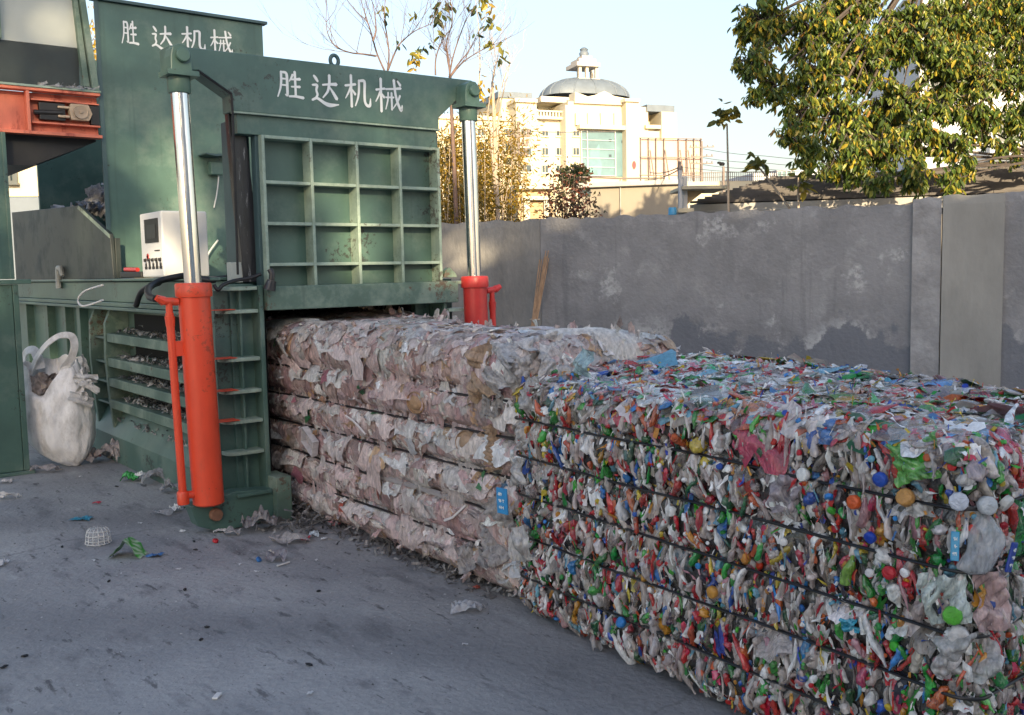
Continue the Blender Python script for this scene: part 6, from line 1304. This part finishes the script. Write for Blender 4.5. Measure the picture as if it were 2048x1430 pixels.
    mb.build('rails', 'frame', t)
    # white and teal far block
    f = Facade(1620, 60, 80); c = f.at(1620, 540); t = thing('white_block', (c.x, c.y, 0), 'low white far block with teal glazed bay left of the big tree', 'building')
    mb = MB(); f.block(mb, 1506, 1552, 346, None, .1, 6); f.block(mb, 1552, 1700, 340, None, -.2, 6); mb.build('wall', 'white_wall', t, .02); 
    for k in range(4): f.window(t, 1554 + k * 9.5, 1561 + k * 9.5, 343, 358, -.18, 0, 'white_wall', 'curtain', .06, False)
    # white house right
    f = Facade(1960, 30, 100); c = f.at(1960, 540); t = thing('white_house', (c.x, c.y, 0), 'white rendered two storey house with balcony behind the broadleaf tree', 'house')
    mb = MB(); f.block(mb, 1842, 2300, -60, None, 0, 8); w_ = mb.build('wall', 'white_wall', t, .02)
    mb = MB(); f.block(mb, 1838, 2300, 88, 110, .5, .5); mb.build('cornice', 'white_wall', t, .02); mb = MB(); f.block(mb, 1980, 2300, 286, 312, 1.4, 1.4); mb.build('balcony_slab', 'white_wall', t, .02)
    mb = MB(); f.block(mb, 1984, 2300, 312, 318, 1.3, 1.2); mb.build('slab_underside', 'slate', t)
    f.window(t, 1996, 2036, 225, 283, .02, 1, 'white_wall', 'win', .06, False); f.window(t, 1862, 1900, 130, 190, .02, 1, 'white_wall', 'win', .06, False); f.window(t, 1930, 1975, 130, 190, .02, 1, 'white_wall', 'win', .06, False); f.window(t, 2060, 2110, 225, 283, .02, 1, 'white_wall', 'win', .06, False)
    # poles
    def pole(px, pyt, D, lbl, arms, m='frame', r_=.09):
        b = dep(px, 540, D); t = thing('utility_pole', (b.x, b.y, 0), lbl, 'pole', 'utility poles beyond the wall'); top = dep(px, pyt, D); MB().tube([Vector((b.x, b.y, 0)), Vector((b.x, b.y, top.z))], [r_, r_ * .75], 10).build('mast', m, t, smooth=60)
        mb = MB()
        for y, w in arms:
            p = dep(px, y, D); p = Vector((b.x, b.y, p.z)); mb.obox(p - HR * w - HF * .05 - UP * .03, HR * 2 * w, HF * .08, UP * .06)
            for q in (-.9, -.45, .45, .9): mb.lathe([(.0, .03), (.03, .03), (.045, .09), (.03, .16), (0, .17)], p + HR * q * w, 8)
        if arms: mb.build('cross_arm', m, t)
        else: mb.lathe([(.0, -.1), (.05, -.08), (.06, 0), (.05, .06), (0, .09)], dep(px, 338, D), 8).build('wire_knot', m, t)
        return t
    pole(1042, 248, 26, 'thin dark utility pole with short cross arms before the domed building', [(275, .3), (293, .26), (312, .22)], r_=.05)
    pole(1404, 285, 70, 'grey utility pole with insulator arms at the billboard edge', [(297, .9), (315, .8), (329, .8)])
    pole(1360, 325, 20, 'short weathered pole with wire knot beside the beige shed', [], r_=.045)
    b = dep(1447, 540, 40); t = thing('street_lamp', (b.x, b.y, 0), 'small dark street lamp silhouetted under the tall sapling', 'lamp'); MB().tube([Vector((b.x, b.y, 0)), dep(1447, 333, 40)], .05, 8).build('mast', 'frame', t)
    p = dep(1444, 329, 40); mb = MB(); mb.lathe([(0, -.06), (.09, -.05), (.13, .03), (.07, .09), (0, .10)], p, 12); mb.lathe([(0, -.04), (.07, -.03), (.09, .04), (0, .07)], p - HR * .12 + UP * .06, 10); mb.build('lamp_head', 'black', t, smooth=50)
    # wires
    for k, (ya, yb, yc) in enumerate(((297, 312, 322), (315, 326, 334), (329, 338, 345), (334, 346, 352))):
        P = [dep(1404 - (0 if k < 3 else 40), ya, 70), dep(1530, yb, 60), dep(1720, yc, 50), dep(2000, yc + 10, 40)]; q = []
        for i in range(3): q += [P[i] + (P[i + 1] - P[i]) * s - UP * .35 * s * (1 - s) for s in np.linspace(0, 1, 6)]
        o = MB().tube(q, .022, 4).build('overhead_wire', 'frame', None); recenter(o, q[0]); tag(o, 'thin overhead wire running right from the billboard pole', 'wire', 'overhead wires')
    for k, (a_, b_) in enumerate((((1360, 333, 20), (1300, 345, 22)), ((1360, 338, 20), (1290, 360, 24)), ((1042, 262, 26), (1230, 262, 60)))):
        pa, pb = dep(*a_), dep(*b_); o = MB().tube([pa + (pb - pa) * s - UP * .25 * s * (1 - s) for s in np.linspace(0, 1, 9)], .012, 4).build('service_wire', 'frame', None); recenter(o, pa)
        tag(o, ['upper slack wire from the weathered pole to the left', 'lower slack wire from the weathered pole towards the shed', 'slack wire from the thin dark pole past the building front'][k], 'wire', 'service wires')
low_things()

def red_shrub():
    D = 19; b = dep(1135, 600, D); t = thing('dry_shrub', (b.x, b.y, 0), 'dry reddish shrub with tangled pale branches left of the beige shed', 'shrub'); r_ = random.Random(2); mb = MB(); P = []; Dv = []
    for i in range(44):
        tip = dep(r_.uniform(1095, 1185), r_.uniform(345, 430), D + r_.uniform(-.6, .6)); foot = Vector((b.x, b.y, 0)) + HR * r_.uniform(-.3, .3); pts = bez(foot, tip, HR * r_.uniform(-.5, .5) + UP * r_.uniform(.2, .8), 8); mb.tube(pts, [.016, .015, .013, .011, .009, .007, .005, .003], 5)
        for j in range(40): p = pts[r_.randrange(4, 8)]; P.append(p + Vector(rng.normal(0, .12, 3))); Dv.append(rng.normal(size=3))
    mb.build('branches', 'twig', t, smooth=60); n = len(P); L = rng.uniform(.05, .11, n); V, q, tr = leaves(np.array(P), np.array(Dv), rng.normal(size=(n, 3)), L, L * .5)
    pal = np.array([(.12, .05, .03), (.22, .07, .04), (.05, .055, .02), (.03, .025, .02)]); c = pal[rng.choice(4, n, p=[.3, .15, .3, .25])]
    o = fast('foliage', V, [q, tr], 'leaf', t, per(np.concatenate([c, np.ones((n, 1))], 1), 8), smooth=False); o['kind'] = 'stuff'
    t2 = thing('dark_bush', dep(1150, 700, 30) * 1, 'dark rounded bush against the domed building above the beige shed', 'bush'); t2.location.z = 0; c0 = dep(1148, 352, 30); n = 900; u = rng.normal(size=(n, 3)); u /= np.linalg.norm(u, axis=1, keepdims=True); P = np.array(c0) + u * rng.uniform(.1, 1, (n, 1)) ** .5 * [.45, .45, .3]
    L = rng.uniform(.08, .16, n); V, q, tr = leaves(P, u + rng.normal(0, .4, (n, 3)), rng.normal(size=(n, 3)), L, L * .5); o = fast('foliage', V, [q, tr], 'leaf', t2, per(np.tile([.03, .045, .018, 1], (n, 1)) * np.concatenate([rng.uniform(.6, 1.5, (n, 1))] * 3 + [np.ones((n, 1))], 1), 8), smooth=False); o['kind'] = 'stuff'
    MB().tube([Vector(t2.location), c0], .05, 6).build('trunk', 'twig', t2)
red_shrub()

def far_left():
    # what shows between the green post and the press on the left
    f = Facade(20, 22, 80); c = f.at(20, 540); t = thing('plain_outbuilding', (c.x, c.y, 0), 'pale outbuilding with ochre upper wall glimpsed left of the press', 'building')
    mb = MB(); f.block(mb, -420, 150, 395, None, 0, 6); mb.build('wall', 'slate', t, .02); mb = MB(); f.block(mb, -420, 150, 260, 394.5, -.4, 5.6); mb.build('upper_wall', 'cream', t, .02); f.window(t, 22, 32, 338, 362, -.39, 0, 'win', 'win', .05)
    n = 500; b = dep(190, 600, 24); t = thing('yellow_tree', (b.x, b.y, 0), 'small yellow leafed tree glimpsed between conveyor and hopper', 'tree'); c0 = dep(184, 108, 24); u = rng.normal(size=(n, 3)); P = np.array(c0) + u * [.35, .35, .55]; L = rng.uniform(.1, .18, n)
    V, q, tr = leaves(P, rng.normal(size=(n, 3)) + [0, 0, -.5], rng.normal(size=(n, 3)), L, L * .5); o = fast('foliage', V, [q, tr], 'leaf', t, per(np.tile([.40, .27, .04, 1], (n, 1)), 8), smooth=False); o['kind'] = 'stuff'; MB().tube([Vector((b.x, b.y, 0)), c0], [.08, .03], 8).build('trunk', 'twig', t)
far_left()

# ---------------------------------------------------------------- the yard's other side, behind the photographer: warehouse and trees, unseen, added to shade the yard
def shade_casters():
    t = thing('occluder', (0, -15, 0), 'unseen white painted warehouse across the yard with roller doors and stepped parapet', 'building')
    mb = MB(); mb.box(-17.5, 9, -18, -14, 0, 8.0); mb.build('wall', mat('white_painted_wall', (.74, .74, .72), .8, var=.05), t, .03)  # pale paint added to bounce light back into the yard
    mb = MB(); mb.prism([(-17.8, -18.2, 8.002), (-17.8, -13.8, 8.002), (-17.8, -13.8, 8.25), (-17.8, -16, 8.5), (-17.8, -18.2, 8.25)], (27.1, 0, 0)); mb.build('roof', 'slate', t)
    mb = MB(); mb.box(-17.5, -8.3, -14.4, -14.02, 8.26, 9.0); mb.box(-5.3, -1.6, -14.4, -14.02, 8.26, 10.1); mb.box(-1.6, .7, -14.4, -14.02, 8.26, 9.6); mb.box(.7, 4.5, -14.4, -14.02, 8.26, 9.0); mb.build('parapet', 'white_wall', t)  # steps added to set the shade edge on wall and bag
    for x in (-14, -5, 4):
        mb = MB(); mb.box(x - 2.2, x + 2.2, -13.99, -13.93, .01, 4.2); mb.build('roller_door', 'grey_steel', t)
    rise = to_sun.z / -to_sun.y; side_ = to_sun.x / -to_sun.y
    for i, (xa, xb) in enumerate(((-16, -10.5), (-10.5, -5.2), (-5.2, -.4))):
        xm, y = (xa + xb) / 2 - 2.5, -20; o = thing('shade_tree', (xm, y, 0), 'unseen evergreen tree shaped for dappled shade behind the warehouse, ' + ['left of the other two', 'between the other two', 'right of the other two'][i], 'tree', 'unseen shade trees behind the warehouse')
        mb = MB(); mb.tube([Vector((xm, y, 0)), Vector((xm + .2, y, 8)), Vector((xm, y + .2, 13.4))], [.35, .28, .12], 10)
        n = int((xb - xa) * 1000); yy = rng.uniform(-22, -18.4, n); xs = rng.uniform(xa, xb, n); zs = 8.3 + 4.2 * rng.uniform(0, 1, n)   # crown laid out along the sun's path, gaps shaped to drop sun patches
        cl = np.array([noise.noise(Vector((a * 2.1, b * 2.1, 3.3))) for a, b in zip(xs, zs)]); h_ = np.where(xs < -5.2, 10.8, 10.45); want = np.select([(xs > -8.87) & (xs < -7.98) & (zs < 10.35), (xs > -7.0) & (xs < -6.5) & (zs < 9.35), (xs > -7.98) & (xs < -6.1), (xs > -6.1) & (xs < -5.5), (xs > -5.0) & (xs < -4.2), xs > -5.3], [.20, .10, -.45, .08, .27, -.6], -.25); keep = (zs > h_ + .5 * cl) | (cl > want + rng.normal(0, .03, n))
        
        P = np.stack([xs + side_ * (-14 - yy), yy, zs + rise * (-14 - yy)], 1)[keep]; n = len(P)
        for k in range(14): q = P[rng.integers(n)]; mb.tube([Vector((xm, y, q[2] - 2.5)), (Vector((xm, y, q[2] - 1)) + Vector(q)) / 2, Vector(q)], [.09, .06, .02], 6)
        mb.build('trunk', 'twig', o, smooth=60)
        L = rng.uniform(.16, .30, n); V, q, tr = leaves(P, rng.normal(size=(n, 3)), rng.normal(size=(n, 3)), L, L * .6); f = fast('foliage', V, [q, tr], 'leaf', o, per(np.tile([.04, .075, .02, 1], (n, 1)), 8), smooth=False); f['kind'] = 'stuff'
shade_casters()
